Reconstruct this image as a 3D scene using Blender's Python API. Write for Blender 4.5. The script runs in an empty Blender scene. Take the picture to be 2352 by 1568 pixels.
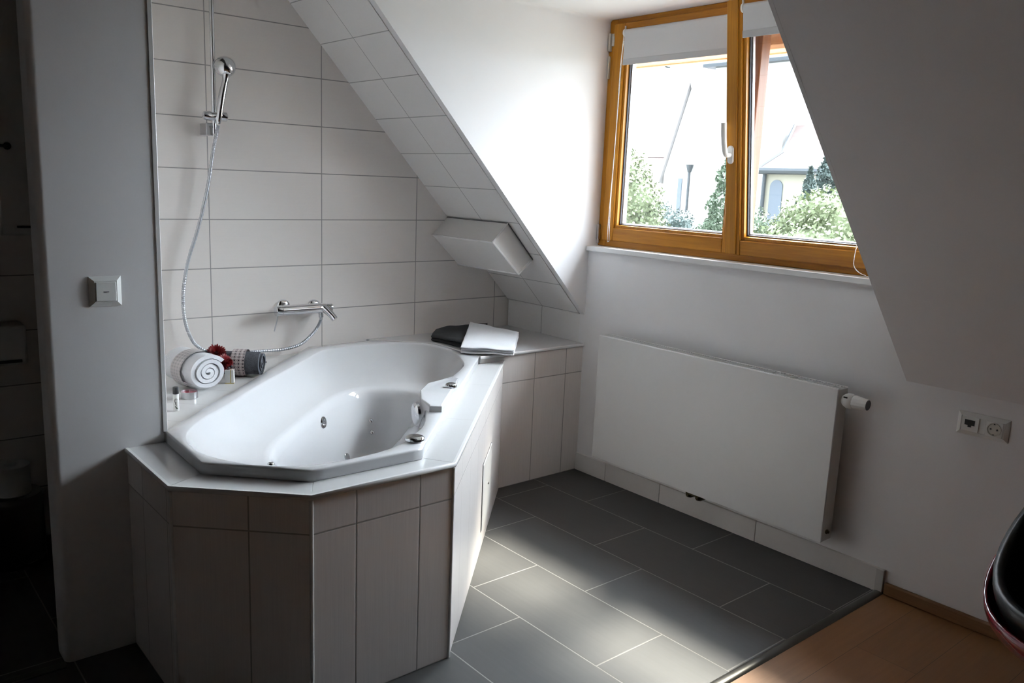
import bpy, bmesh, math, random
from mathutils import Vector, Matrix, noise
random.seed(7)
sc = bpy.context.scene
COL = sc.collection
PI = math.pi

# ------------------------------------------------------------------ camera
CAM = Vector((-2.86162, -2.83007, 1.39622))
FPX = 1921.37
RC = ((0.76627726, -0.64122287, 0.04064964),
      (-0.08941005, -0.16907091, -0.98154005),
      (0.6362586, 0.74849733, -0.18688697))      # world -> camera (right, down, forward)

def ray(px, py):
    d = (px - 1176.0, py - 784.0, FPX)
    return Vector(tuple(sum(RC[r][c] * d[r] for r in range(3)) for c in range(3)))

def P(px, py, ax, val):
    """point of the sight line through a photo pixel on the plane axis = val"""
    d = ray(px, py)
    return CAM + d * ((val - CAM[ax]) / d[ax])

cam = bpy.data.cameras.new('camera')
cam.sensor_width = 36.0
cam.lens = 36.0 * FPX / 2352.0
cam.clip_start = 0.02
cam.clip_end = 500
co = bpy.data.objects.new('camera', cam)
M3 = Matrix(RC).transposed() @ Matrix(((1, 0, 0), (0, -1, 0), (0, 0, -1)))
co.matrix_world = Matrix.Translation(CAM) @ M3.to_4x4()
COL.objects.link(co)
sc.camera = co

# ------------------------------------------------------------------ materials
def new_mat(name):
    m = bpy.data.materials.new(name)
    m.use_nodes = True
    nt = m.node_tree
    b = nt.nodes['Principled BSDF']
    return m, nt, b

def lk(nt, a, b): nt.links.new(a, b)

def mth(nt, op, a, b=None, c=None):
    n = nt.nodes.new('ShaderNodeMath'); n.operation = op
    for i, v in enumerate((a, b, c)):
        if v is None: continue
        if isinstance(v, (int, float)): n.inputs[i].default_value = v
        else: lk(nt, v, n.inputs[i])
    return n.outputs[0]

def mixc(nt, fac, a, b):
    n = nt.nodes.new('ShaderNodeMix'); n.data_type = 'RGBA'
    for i, v in ((0, fac), (6, a), (7, b)):
        if isinstance(v, (int, float)): n.inputs[i].default_value = v
        elif isinstance(v, tuple): n.inputs[i].default_value = (*v[:3], 1)
        else: lk(nt, v, n.inputs[i])
    return n.outputs[2]

def noise_tex(nt, vec, scale, detail=3, rough=.5):
    n = nt.nodes.new('ShaderNodeTexNoise')
    n.inputs['Scale'].default_value = scale; n.inputs['Detail'].default_value = detail
    n.inputs['Roughness'].default_value = rough
    if vec is not None: lk(nt, vec, n.inputs['Vector'])
    return n.outputs['Fac']

def mapping(nt, vec, scale):
    n = nt.nodes.new('ShaderNodeMapping'); n.inputs['Scale'].default_value = scale
    lk(nt, vec, n.inputs['Vector']); return n.outputs['Vector']

def ocoord(nt):
    return nt.nodes.new('ShaderNodeTexCoord').outputs['Object']

def bump(nt, b, h, strength=.3, dist=.002):
    n = nt.nodes.new('ShaderNodeBump'); n.inputs['Strength'].default_value = strength
    n.inputs['Distance'].default_value = dist
    lk(nt, h, n.inputs['Height']); lk(nt, n.outputs['Normal'], b.inputs['Normal'])

def plain(name, col, rough=.5, metal=0, var=.04, nscale=30, bmp=0, coat=0, spec=None):
    m, nt, b = new_mat(name)
    oc = ocoord(nt)
    f = noise_tex(nt, oc, nscale)
    lo = tuple(max(0, c * (1 - var)) for c in col); hi = tuple(min(1, c * (1 + var)) for c in col)
    lk(nt, mixc(nt, f, lo, hi), b.inputs['Base Color'])
    b.inputs['Roughness'].default_value = rough; b.inputs['Metallic'].default_value = metal
    if coat: b.inputs['Coat Weight'].default_value = coat
    if spec is not None: b.inputs['Specular IOR Level'].default_value = spec
    if bmp: bump(nt, b, noise_tex(nt, oc, nscale * 4, 4), bmp, .002)
    return m

def tile_mat(name, tw, th, gw, col, grout, rough=.3, shift=0.0, streak=(0, 0), svar=.05, bmp=.15, tvar=.03, mottle=0, g_rough=.8):
    """tiles laid out on the UV map, which is in metres"""
    m, nt, b = new_mat(name)
    uv = nt.nodes.new('ShaderNodeUVMap').outputs[0]
    sp = nt.nodes.new('ShaderNodeSeparateXYZ'); lk(nt, uv, sp.inputs[0])
    u, v = sp.outputs[0], sp.outputs[1]
    rv = mth(nt, 'DIVIDE', v, th); row = mth(nt, 'FLOOR', rv)
    if shift:
        u = mth(nt, 'ADD', u, mth(nt, 'MULTIPLY', mth(nt, 'FLOORED_MODULO', row, 2.0), shift))
    ru = mth(nt, 'DIVIDE', u, tw); colm = mth(nt, 'FLOOR', ru)
    fu = mth(nt, 'SUBTRACT', ru, colm); fv = mth(nt, 'SUBTRACT', rv, row)
    du = mth(nt, 'MULTIPLY', mth(nt, 'MINIMUM', fu, mth(nt, 'SUBTRACT', 1.0, fu)), tw)
    dv = mth(nt, 'MULTIPLY', mth(nt, 'MINIMUM', fv, mth(nt, 'SUBTRACT', 1.0, fv)), th)
    d = mth(nt, 'MINIMUM', du, dv)
    tile = mth(nt, 'GREATER_THAN', d, gw / 2)
    soft = mth(nt, 'MINIMUM', mth(nt, 'DIVIDE', d, gw), 1.0)
    cx = nt.nodes.new('ShaderNodeCombineXYZ'); lk(nt, colm, cx.inputs[0]); lk(nt, row, cx.inputs[1])
    wn = nt.nodes.new('ShaderNodeTexWhiteNoise'); wn.noise_dimensions = '2D'; lk(nt, cx.outputs[0], wn.inputs[0])
    c = mixc(nt, wn.outputs['Value'], tuple(x * (1 - tvar) for x in col), tuple(min(1, x * (1 + tvar)) for x in col))
    h = soft
    if streak != (0, 0):
        s = noise_tex(nt, mapping(nt, uv, (streak[0], streak[1], 1)), 1.0, 4, .6)
        c2 = mixc(nt, s, tuple(x * (1 - svar) for x in col), tuple(min(1, x * (1 + svar)) for x in col))
        c = mixc(nt, .6, c, c2)
        h = mth(nt, 'ADD', soft, mth(nt, 'MULTIPLY', s, .25))
    if mottle:
        s2 = noise_tex(nt, mapping(nt, uv, (6, 6, 1)), 1.0, 5, .6)
        c = mixc(nt, mth(nt, 'MULTIPLY', s2, mottle), c, tuple(min(1, x * 1.9) for x in col))
    lk(nt, mixc(nt, tile, grout, c), b.inputs['Base Color'])
    lk(nt, mth(nt, 'ADD', g_rough, mth(nt, 'MULTIPLY', tile, rough - g_rough)), b.inputs['Roughness'])
    bump(nt, b, h, bmp, .002)
    return m

M = {}
M['wall_tile'] = tile_mat('wall_tile', .5, .2, .004, (.88, .835, .80), (.36, .35, .34), .28, streak=(6, 220), svar=.04)
M['slope_tile'] = tile_mat('slope_tile', .5, .2, .004, (.86, .85, .84), (.42, .42, .42), .28, streak=(220, 6), svar=.03)
M['panel_tile'] = tile_mat('panel_tile', .2, .5, .004, (.86, .80, .77), (.40, .37, .35), .26, streak=(260, 5), svar=.16, bmp=.25)
M['deck_tile'] = tile_mat('deck_tile', .5, .2, .003, (.66, .655, .655), (.40, .39, .39), .14, streak=(5, 60), svar=.02, bmp=.08)
M['deck_small'] = tile_mat('deck_small', .2, .2, .003, (.74, .73, .72), (.42, .41, .41), .12, streak=(5, 60), svar=.02, bmp=.08, tvar=.05)
M['skirting_tile'] = tile_mat('skirting_tile', .5, .5, .004, (.70, .67, .65), (.30, .29, .28), .35, streak=(5, 100), svar=.03)
M['skirting_plain'] = plain('skirting_plain', (.74, .71, .69), .35, var=.03)
M['gasket_grey'] = plain('gasket_grey', (.25, .24, .23), .8)
M['floor_tile'] = tile_mat('floor_tile', .6, .3, .004, (.043, .0415, .040), (.24, .23, .22), .55, shift=.25, streak=(4, 75), svar=.35, bmp=.25, tvar=.12, mottle=.35)
M['plaster'] = plain('plaster', (.89, .88, .89), .85, var=.015, nscale=8, bmp=.12)
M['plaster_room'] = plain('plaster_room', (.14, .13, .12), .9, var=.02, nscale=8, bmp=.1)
M['acrylic'] = plain('acrylic', (.71, .71, .725), .07, var=.005, nscale=3, coat=.5)
M['chrome'] = plain('chrome', (.78, .79, .81), .08, 1, var=.02)
M['satin'] = plain('satin', (.62, .62, .64), .3, 1, var=.03)
M['trim_white'] = plain('trim_white', (.78, .77, .76), .25, var=.01)
M['trim_metal'] = plain('trim_metal', (.66, .64, .62), .3, .3, var=.02)
M['plastic'] = plain('plastic', (.80, .80, .78), .35, var=.01)
M['plastic_warm'] = plain('plastic_warm', (.60, .58, .52), .35, var=.01)
M['paint'] = plain('paint', (.83, .83, .83), .32, var=.01)
M['radiator_side'] = plain('radiator_side', (.62, .60, .56), .4, var=.01)
M['grey_plastic'] = plain('grey_plastic', (.12, .12, .13), .4)
M['black'] = plain('black', (.012, .012, .014), .45, var=.1)
M['leather'] = plain('leather', (.010, .012, .013), .38, var=.2, nscale=60, bmp=.2)
M['red_shell'] = plain('red_shell', (.20, .008, .02), .2, coat=.4)
M['blind'] = plain('blind', (.62, .62, .63), .85, var=.01, nscale=90)
M['hem'] = plain('hem', (.50, .50, .51), .8, var=.01, nscale=90)
M['towel_white'] = plain('towel_white', (.84, .85, .88), .95, var=.03, nscale=120, bmp=.9)
M['towel_grey'] = plain('towel_grey', (.095, .10, .115), .95, var=.25, nscale=120, bmp=.9)
M['towel_dark'] = plain('towel_dark', (.032, .033, .035), .95, var=.25, nscale=120, bmp=.9)
M['petal'] = plain('petal', (.20, .006, .009), .5, var=.35, nscale=60)
M['petal_dark'] = plain('petal_dark', (.06, .004, .006), .6, var=.3, nscale=200)
M['stem'] = plain('stem', (.05, .10, .03), .6)
M['berry'] = plain('berry', (.015, .012, .018), .3)
M['wax'] = plain('wax', (.20, .012, .03), .35, var=.3, nscale=40)
M['paper'] = plain('paper', (.72, .71, .69), .9, bmp=.4)
M['gold'] = plain('gold', (.45, .36, .12), .35, .6)
M['dark_profile'] = plain('dark_profile', (.10, .095, .085), .3, .8)
M['brass_dark'] = plain('brass_dark', (.10, .085, .05), .4, .8)
M['gasket'] = plain('gasket', (.05, .05, .07), .5)
M['alu'] = plain('alu', (.62, .64, .68), .3, .9)
M['leafy'] = plain('leafy', (.070, .10, .062), .7, var=.3, nscale=1.5)
M['leaf_yellow'] = plain('leaf_yellow', (.11, .135, .065), .7, var=.25, nscale=1.5)
M['leaf_dark'] = plain('leaf_dark', (.055, .080, .075), .7, var=.3, nscale=1.5)
M['bark'] = plain('bark', (.10, .07, .05), .9, var=.3)
M['grass'] = plain('grass', (.13, .13, .11), .95, var=.4, nscale=.5)
M['render_white'] = plain('render_white', (.45, .45, .44), .9, var=.02, nscale=1)
M['render_cream'] = plain('render_cream', (.36, .34, .28), .9, var=.02, nscale=1)
M['roof_red'] = plain('roof_red', (.085, .058, .052), .8, var=.25, nscale=6)
M['zinc'] = plain('zinc', (.065, .075, .085), .5, .5)
M['verge'] = plain('verge', (.30, .285, .29), .8)
M['window_blue'] = plain('window_blue', (.10, .125, .16), .15)

def wood(name, c1, c2, rough, scale, axis):
    m, nt, b = new_mat(name)
    oc = ocoord(nt)
    s = [scale * 14] * 3; s[axis] = scale * .7
    f = noise_tex(nt, mapping(nt, oc, tuple(s)), 1.0, 5, .6)
    f2 = noise_tex(nt, mapping(nt, oc, tuple(x * 4 for x in s)), 1.0, 2, .5)
    f = mth(nt, 'ADD', mth(nt, 'MULTIPLY', f, .75), mth(nt, 'MULTIPLY', f2, .25))
    r = nt.nodes.new('ShaderNodeValToRGB')
    r.color_ramp.elements[0].position = .3; r.color_ramp.elements[1].position = .72
    r.color_ramp.elements[0].color = (*c1, 1); r.color_ramp.elements[1].color = (*c2, 1)
    lk(nt, f, r.inputs[0]); lk(nt, r.outputs[0], b.inputs['Base Color'])
    b.inputs['Roughness'].default_value = rough
    b.inputs['Specular IOR Level'].default_value = .25
    bump(nt, b, f, .1, .001)
    return m
M['frame_v'] = wood('frame_wood_upright', (.35, .135, .010), (.55, .240, .022), .38, 3, 2)
M['frame_h'] = wood('frame_wood_rail', (.32, .120, .009), (.51, .215, .019), .38, 3, 1)
M['frame_dark'] = wood('frame_wood_outer', (.10, .035, .012), (.17, .065, .025), .5, 3, 2)
M['soffit'] = wood('soffit_wood', (.50, .26, .13), (.72, .42, .24), .6, 1.5, 1)
M['oak_trim'] = wood('oak_trim', (.15, .075, .032), (.25, .13, .06), .5, 3, 1)

def oak_floor():
    m, nt, b = new_mat('oak_floor')
    uv = nt.nodes.new('ShaderNodeUVMap').outputs[0]
    sp = nt.nodes.new('ShaderNodeSeparateXYZ'); lk(nt, uv, sp.inputs[0])
    u, v = sp.outputs[0], sp.outputs[1]
    rv = mth(nt, 'DIVIDE', v, .19); row = mth(nt, 'FLOOR', rv)
    u2 = mth(nt, 'ADD', u, mth(nt, 'MULTIPLY', mth(nt, 'FLOORED_MODULO', mth(nt, 'MULTIPLY', row, 1.7), 3.0), .43))
    ru = mth(nt, 'DIVIDE', u2, 1.28); cl = mth(nt, 'FLOOR', ru)
    fu = mth(nt, 'SUBTRACT', ru, cl); fv = mth(nt, 'SUBTRACT', rv, row)
    d = mth(nt, 'MINIMUM', mth(nt, 'MULTIPLY', mth(nt, 'MINIMUM', fu, mth(nt, 'SUBTRACT', 1.0, fu)), 1.28),
            mth(nt, 'MULTIPLY', mth(nt, 'MINIMUM', fv, mth(nt, 'SUBTRACT', 1.0, fv)), .19))
    gap = mth(nt, 'LESS_THAN', d, .0008)
    cx = nt.nodes.new('ShaderNodeCombineXYZ'); lk(nt, cl, cx.inputs[0]); lk(nt, row, cx.inputs[1])
    wn = nt.nodes.new('ShaderNodeTexWhiteNoise'); wn.noise_dimensions = '2D'; lk(nt, cx.outputs[0], wn.inputs[0])
    g = noise_tex(nt, mapping(nt, uv, (3.5, 60, 1)), 1.0, 5, .6)
    f = mth(nt, 'ADD', mth(nt, 'MULTIPLY', g, .75), mth(nt, 'MULTIPLY', wn.outputs['Value'], .3))
    c = mixc(nt, f, (.18, .078, .028), (.33, .165, .070))
    lk(nt, mixc(nt, gap, c, (.10, .05, .02)), b.inputs['Base Color'])
    b.inputs['Roughness'].default_value = .42
    bump(nt, b, g, .08, .001)
    return m
M['oak_floor'] = oak_floor()

def band_mat(name='woven_border', k=1.0):
    m, nt, b = new_mat(name)
    def tn(c): return tuple(.55 * (1 - k) + x * k for x in c)
    uv = nt.nodes.new('ShaderNodeUVMap').outputs[0]
    sp = nt.nodes.new('ShaderNodeSeparateXYZ'); lk(nt, uv, sp.inputs[0])
    fu = mth(nt, 'FRACT', mth(nt, 'DIVIDE', sp.outputs[0], .0165))
    fv = mth(nt, 'FRACT', mth(nt, 'DIVIDE', sp.outputs[1], .0135))
    a = mth(nt, 'SUBTRACT', fu, .5); c = mth(nt, 'SUBTRACT', fv, .5)
    r = mth(nt, 'SQRT', mth(nt, 'ADD', mth(nt, 'MULTIPLY', a, a), mth(nt, 'MULTIPLY', c, c)))
    dot = mth(nt, 'LESS_THAN', r, .20)
    ring = mth(nt, 'MULTIPLY', mth(nt, 'GREATER_THAN', r, .33), mth(nt, 'LESS_THAN', r, .43))
    sx = mth(nt, 'GREATER_THAN', mth(nt, 'FRACT', mth(nt, 'DIVIDE', sp.outputs[0], .005)), .62)
    base = mixc(nt, mth(nt, 'MULTIPLY', sx, .35), tn((.62, .58, .57)), tn((.28, .17, .18)))
    col = mixc(nt, ring, base, tn((.20, .10, .11)))
    col = mixc(nt, dot, col, tn((.02, .012, .02)))
    lk(nt, col, b.inputs['Base Color']); b.inputs['Roughness'].default_value = .9
    return m
M['band'] = band_mat()
M['band_pale'] = band_mat('woven_border_pale', .5)

def glass_mat():
    m, nt, b = new_mat('window_glass')
    nt.nodes.remove(b)
    out = nt.nodes['Material Output']
    t = nt.nodes.new('ShaderNodeBsdfTransparent'); t.inputs[0].default_value = (.96, .98, .97, 1)
    g = nt.nodes.new('ShaderNodeBsdfGlossy'); g.inputs['Roughness'].default_value = .01
    fr = nt.nodes.new('ShaderNodeFresnel'); fr.inputs[0].default_value = 1.45
    mx = nt.nodes.new('ShaderNodeMixShader')
    lk(nt, fr.outputs[0], mx.inputs[0]); lk(nt, t.outputs[0], mx.inputs[1]); lk(nt, g.outputs[0], mx.inputs[2])
    lk(nt, mx.outputs[0], out.inputs[0])
    return m
M['glass'] = glass_mat()

# ------------------------------------------------------------------ mesh helpers
def finish(name, bm, mat, parent=None, smooth=False, bevel=0, seg=2, auto=40):
    me = bpy.data.meshes.new(name)
    bmesh.ops.recalc_face_normals(bm, faces=bm.faces[:]) if not bm.faces.layers.int.get('keep') else None
    bm.to_mesh(me); bm.free()
    me.materials.append(mat)
    ob = bpy.data.objects.new(name, me)
    COL.objects.link(ob)
    if parent is not None:
        ob.parent = parent
        ob.matrix_parent_inverse = Matrix.Translation(-Vector(parent.location)) if parent.type == 'EMPTY' and parent.parent is None else Matrix.Identity(4)
        if parent.type != 'EMPTY' or parent.parent is not None:
            ob.matrix_parent_inverse = Matrix.Identity(4)
    if smooth:
        for p in me.polygons: p.use_smooth = True
        if auto < 180:
            me.set_sharp_from_angle(angle=math.radians(auto))
    if bevel:
        md = ob.modifiers.new('bevel', 'BEVEL'); md.width = bevel; md.segments = seg
        md.limit_method = 'ANGLE'; md.angle_limit = math.radians(35); md.harden_normals = False
        for p in me.polygons: p.use_smooth = True
        me.set_sharp_from_angle(angle=math.radians(35))
    return ob

def thing(name, label, cat, loc=(0, 0, 0), group=None):
    o = bpy.data.objects.new(name, None); COL.objects.link(o)
    o.location = loc; o.empty_display_size = .05
    o['label'] = label; o['category'] = cat
    if group: o['group'] = group
    return o

def tag(o, label, cat, group=None):
    o['label'] = label; o['category'] = cat
    if group: o['group'] = group
    return o

def struct(o, label=None):
    o['kind'] = 'structure'
    if label: o['label'] = label
    return o

def box(bm, a, b, mtx=None):
    x0, y0, z0 = (min(a[i], b[i]) for i in range(3)); x1, y1, z1 = (max(a[i], b[i]) for i in range(3))
    vs = [bm.verts.new(Vector(p) if mtx is None else mtx @ Vector(p)) for p in
          ((x0, y0, z0), (x1, y0, z0), (x1, y1, z0), (x0, y1, z0), (x0, y0, z1), (x1, y0, z1), (x1, y1, z1), (x0, y1, z1))]
    for f in ((3, 2, 1, 0), (4, 5, 6, 7), (0, 1, 5, 4), (1, 2, 6, 5), (2, 3, 7, 6), (3, 0, 4, 7)):
        bm.faces.new([vs[i] for i in f])
    return vs

def prism(bm, pts, z0, z1):
    """horizontal outline pts (x,y) extruded from z0 to z1"""
    lo = [bm.verts.new((p[0], p[1], z0)) for p in pts]; hi = [bm.verts.new((p[0], p[1], z1)) for p in pts]
    bm.faces.new(lo[::-1]); bm.faces.new(hi)
    n = len(pts)
    for i in range(n): bm.faces.new((lo[i], lo[(i + 1) % n], hi[(i + 1) % n], hi[i]))

def slab(bm, pts, nvec, t):
    """planar polygon pts given a thickness t along nvec"""
    nv = Vector(nvec).normalized() * t
    a = [bm.verts.new(Vector(p)) for p in pts]; b = [bm.verts.new(Vector(p) + nv) for p in pts]
    bm.faces.new(a); bm.faces.new(b[::-1])
    n = len(pts)
    for i in range(n): bm.faces.new((a[i], b[i], b[(i + 1) % n], a[(i + 1) % n]))

def frame_of(d):
    d = d.normalized(); up = Vector((0, 0, 1)) if abs(d.z) < .95 else Vector((1, 0, 0))
    x = up.cross(d).normalized(); y = d.cross(x).normalized()
    return x, y

def lathe(bm, prof, origin, axis, n=28, caps=True):
    """profile [(dist along axis, radius)]"""
    o = Vector(origin); d = Vector(axis).normalized(); x, y = frame_of(d)
    rings = []
    for t, r in prof:
        rings.append([bm.verts.new(o + d * t + (x * math.cos(2 * PI * k / n) + y * math.sin(2 * PI * k / n)) * r) for k in range(n)])
    for a, b in zip(rings, rings[1:]):
        for k in range(n): bm.faces.new((a[k], a[(k + 1) % n], b[(k + 1) % n], b[k]))
    if caps:
        bm.faces.new(rings[0][::-1]); bm.faces.new(rings[-1])

def catmull(pts, sub):
    pts = [Vector(p) for p in pts]
    out = []
    q = [pts[0] * 2 - pts[1]] + pts + [pts[-1] * 2 - pts[-2]]
    for i in range(1, len(q) - 2):
        p0, p1, p2, p3 = q[i - 1:i + 3]
        for s in range(sub):
            t = s / sub
            out.append(.5 * ((2 * p1) + (p2 - p0) * t + (2 * p0 - 5 * p1 + 4 * p2 - p3) * t * t + (3 * p1 - p0 - 3 * p2 + p3) * t ** 3))
    out.append(pts[-1]); return out

def tube(bm, pts, r, n=10, caps=True):
    """r: number or function(i, fraction)"""
    pts = [Vector(p) for p in pts]
    rings = []; x = None
    for i, p in enumerate(pts):
        d = (pts[min(i + 1, len(pts) - 1)] - pts[max(i - 1, 0)]).normalized()
        if x is None: x, y = frame_of(d)
        x = (x - d * x.dot(d)).normalized(); y = d.cross(x)
        rr = r(i, i / max(1, len(pts) - 1)) if callable(r) else r
        rings.append([bm.verts.new(p + (x * math.cos(2 * PI * k / n) + y * math.sin(2 * PI * k / n)) * rr) for k in range(n)])
    for a, b in zip(rings, rings[1:]):
        for k in range(n): bm.faces.new((a[k], a[(k + 1) % n], b[(k + 1) % n], b[k]))
    if caps:
        bm.faces.new(rings[0][::-1]); bm.faces.new(rings[-1])

def set_uv(ob, fn):
    """fn(world point, normal) -> (u, v) in metres"""
    me = ob.data
    uvl = me.uv_layers.new(name='UVMap')
    for poly in me.polygons:
        for li in poly.loop_indices:
            uvl.data[li].uv = fn(me.vertices[me.loops[li].vertex_index].co, poly.normal)

def NB(): return bmesh.new()

# ------------------------------------------------------------------ dimensions of the room
YW = .5786           # tiled back wall
ZK = .780            # knee wall height
KS = 1.055           # roof slope: z = ZK - KS * x
YC = -1.568          # right dormer cheek
ZD = 2.143           # dormer ceiling
ZS = 1.115           # window sill top
XF = .06             # inner face of the window frame
ZT = 2.55            # flat ceiling
XT = -(ZT - ZK) / KS
ROOM_X, ROOM_Y = -4.6, -5.0
ZDK = .607           # tub deck
ZB = .639            # bench top

# ---- floors
bm = NB()
slab(bm, [(-3.4, -1.562, 0), (.0, -1.562, 0), (.0, YW, 0), (-3.4, YW, 0)], (0, 0, -1), .1)
fl = struct(finish('floor', bm, M['floor_tile']))
set_uv(fl, lambda p, n: (-p.y - .348, -p.x + .02))
bm = NB()
slab(bm, [(ROOM_X, ROOM_Y, 0), (.0, ROOM_Y, 0), (.0, -1.562, 0), (-3.4, -1.562, 0), (-3.4, YW, 0), (ROOM_X, YW, 0)], (0, 0, -1), .1)
fw = struct(finish('floor', bm, M['oak_floor']))
set_uv(fw, lambda p, n: (p.x, p.y))
# threshold profile between tile and laminate
bm = NB()
for a in range(1):
    prof = [(-1.590, 0), (-1.587, .004), (-1.578, .007), (-1.566, .007), (-1.557, .004), (-1.554, 0)]
    A = [bm.verts.new((-3.4, y, z)) for y, z in prof]; B = [bm.verts.new((0, y, z)) for y, z in prof]
    for i in range(len(prof) - 1): bm.faces.new((A[i], A[i + 1], B[i + 1], B[i]))
    bm.faces.new(A[::-1]); bm.faces.new(B)
struct(finish('trim_1', bm, M['dark_profile'], smooth=True))

# ---- back wall with tiles
bm = NB()
slab(bm, [(ROOM_X, YW, 0), (0, YW, 0), (0, YW, ZK + .01), (XT, YW, ZT), (ROOM_X, YW, ZT)], (0, 1, 0), .12)
wb = struct(finish('wall_back', bm, M['wall_tile']))
set_uv(wb, lambda p, n: (p.x + .10, p.z + .002))

# ---- window wall: knee wall, parapet below window, piers
bm = NB()
box(bm, (0, ROOM_Y, 0), (.18, 0, ZS - .022))         # below the sill line along whole room (cut to knee height to the right)
wall = struct(finish('wall_right', bm, M['plaster']))
# replaced below with the true outline
bpy.data.objects.remove(wall)
bm = NB()
outline = [(ROOM_Y, 0), (.033, 0), (.033, ZK + .02), (0.0, ZK + .02), (0, ZS - .024), (YC, ZS - .024), (YC, ZK + .02), (ROOM_Y, ZK + .02)]
slab(bm, [(0, y, z) for y, z in outline], (1, 0, 0), .2)
wr = struct(finish('wall_right', bm, M['plaster']))
bm = NB()
slab(bm, [(.0, .033, 0), (.0, YW, 0), (.0, YW, ZK + .02), (.0, .033, ZK + .02)], (1, 0, 0), .2)
wk = struct(finish('wall_right', bm, M['slope_tile']))
set_uv(wk, lambda p, n: (p.y - .31 + .5, p.z - .6))

# ---- sloping ceilings (thick slabs, underside on the slope plane)
def slope_pt(x, y): return (x, y, ZK - KS * x)
NS = Vector((KS, 0, 1)).normalized()
bm = NB()
slab(bm, [slope_pt(.0, .012), slope_pt(.0, YW), slope_pt(XT, YW), slope_pt(XT, .012)], NS, .16)
struct(finish('ceiling', bm, M['plaster']))
bm = NB()
slab(bm, [slope_pt(.0, .033), slope_pt(.0, YW), slope_pt(XT, YW), slope_pt(XT, .033)], -NS, .004)
st = struct(finish('ceiling', bm, M['slope_tile'], bevel=.0015, seg=1))
set_uv(st, lambda p, n: (p.y - .300 + .5, (p.z - ZK - .004) / .1444 * .2))
bm = NB()
slab(bm, [slope_pt(0, ROOM_Y), slope_pt(0, YC), slope_pt(XT, YC), slope_pt(XT, ROOM_Y)], NS, .16)
struct(finish('ceiling', bm, M['plaster']))
bm = NB()      # slope above the dormer opening
xd = -(ZD - ZK) / KS
slab(bm, [slope_pt(xd, YC), slope_pt(xd, .012), slope_pt(XT, .012), slope_pt(XT, YC)], NS, .16)
struct(finish('ceiling', bm, M['plaster']))
bm = NB()      # flat ceiling
box(bm, (ROOM_X, ROOM_Y, ZT), (XT + .02, YW, ZT + .12))
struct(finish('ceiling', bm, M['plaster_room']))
bm = NB()      # dormer ceiling, softly rounded into the cheek
slab(bm, [(xd, YC - .1, ZD), (.25, YC - .1, ZD), (.25, .1, ZD), (xd, .1, ZD)], (0, 0, 1), .1)
struct(finish('ceiling', bm, M['plaster']))
# cheeks
def cheek(y, dy, name, mat):
    bm = NB()
    slab(bm, [(.0, y, ZK), (.25, y, ZK), (.25, y, ZD + .02), (xd - .02, y, ZD + .02)], (0, dy, 0), .012)
    return struct(finish(name, bm, mat))
cheek(-.0, 1, 'wall_left', M['plaster'])
cheek(YC, -1, 'wall_right', M['plaster'])
bm = NB()   # cove between cheek and dormer ceiling
n = 8; R = .016
pr = [(0 - R + R * math.sin(a), ZD - R + R * math.cos(a)) for a in [PI / 2 * k / n for k in range(n + 1)]]
A = [bm.verts.new((xd - .03, y, z)) for y, z in pr]; B = [bm.verts.new((XF, y, z)) for y, z in pr]
c0 = bm.verts.new((xd - .03, .005, ZD + .01)); c1 = bm.verts.new((XF, .005, ZD + .01))
for i in range(n): bm.faces.new((A[i], A[i + 1], B[i + 1], B[i]))
struct(finish('trim_2', bm, M['plaster'], smooth=True))

# ---- unseen remainder of the room, closes it around the camera
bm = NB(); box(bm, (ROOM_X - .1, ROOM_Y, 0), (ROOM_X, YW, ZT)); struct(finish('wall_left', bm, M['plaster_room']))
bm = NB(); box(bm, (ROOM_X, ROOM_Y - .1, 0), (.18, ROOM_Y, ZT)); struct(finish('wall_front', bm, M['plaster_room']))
# exterior wall beside and above the window
bm = NB()
box(bm, (.19, 0.01, ZK), (.25, .9, 2.6)); box(bm, (.19, -2.4, ZK), (.25, YC, 2.6)); box(bm, (.19, YC, ZD + .06), (.25, .01, 2.6))
struct(finish('wall_outside', bm, M['render_white']))

# ---- partition wall (front face y = -.39) with rounded left corner, returning along the tub
bm = NB()
r = .02; pts = []
x0, x1, y0, y1 = -2.402, -2.108, -.390, -.305
for k in range(7):
    a = PI + PI / 2 * k / 6
    pts.append((x0 + r + r * math.cos(a), y0 + r + r * math.sin(a)))
pts += [(x1, y0), (x1, YW), (x1 - .09, YW), (x1 - .09, y1), (x0, y1)]
prism(bm, pts, 0, ZT)
struct(finish('wall_partition', bm, M['plaster'], smooth=True, auto=30))
bm = NB()   # tiled inner side of the return
box(bm, (x1, y0 + .003, ZDK - .1), (x1 + .008, YW, ZT))
tw = struct(finish('wall_partition', bm, M['wall_tile'])); set_uv(tw, lambda p, n: (p.y + .1, p.z + .002))
bm = NB()   # corner profile
prism(bm, [(x1 - .004, y0 - .003), (x1 + .010, y0 - .003), (x1 + .010, y0 + .012), (x1 - .004, y0 + .002)], ZDK + .03, ZT)
struct(finish('trim_3', bm, M['trim_white'], bevel=.002))
bm = NB(); box(bm, (ROOM_X, -.40, 0), (-3.30, -.305, ZT)); struct(finish('wall_partition', bm, M['plaster']))
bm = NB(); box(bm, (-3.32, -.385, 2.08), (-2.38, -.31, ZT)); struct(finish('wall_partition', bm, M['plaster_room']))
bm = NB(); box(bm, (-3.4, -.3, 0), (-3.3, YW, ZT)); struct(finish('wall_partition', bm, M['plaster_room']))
bm = NB(); box(bm, (-3.3, -.415, 0), (-2.402, -.385, .006)); struct(finish('trim_4', bm, M['dark_profile'], bevel=.002))

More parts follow.
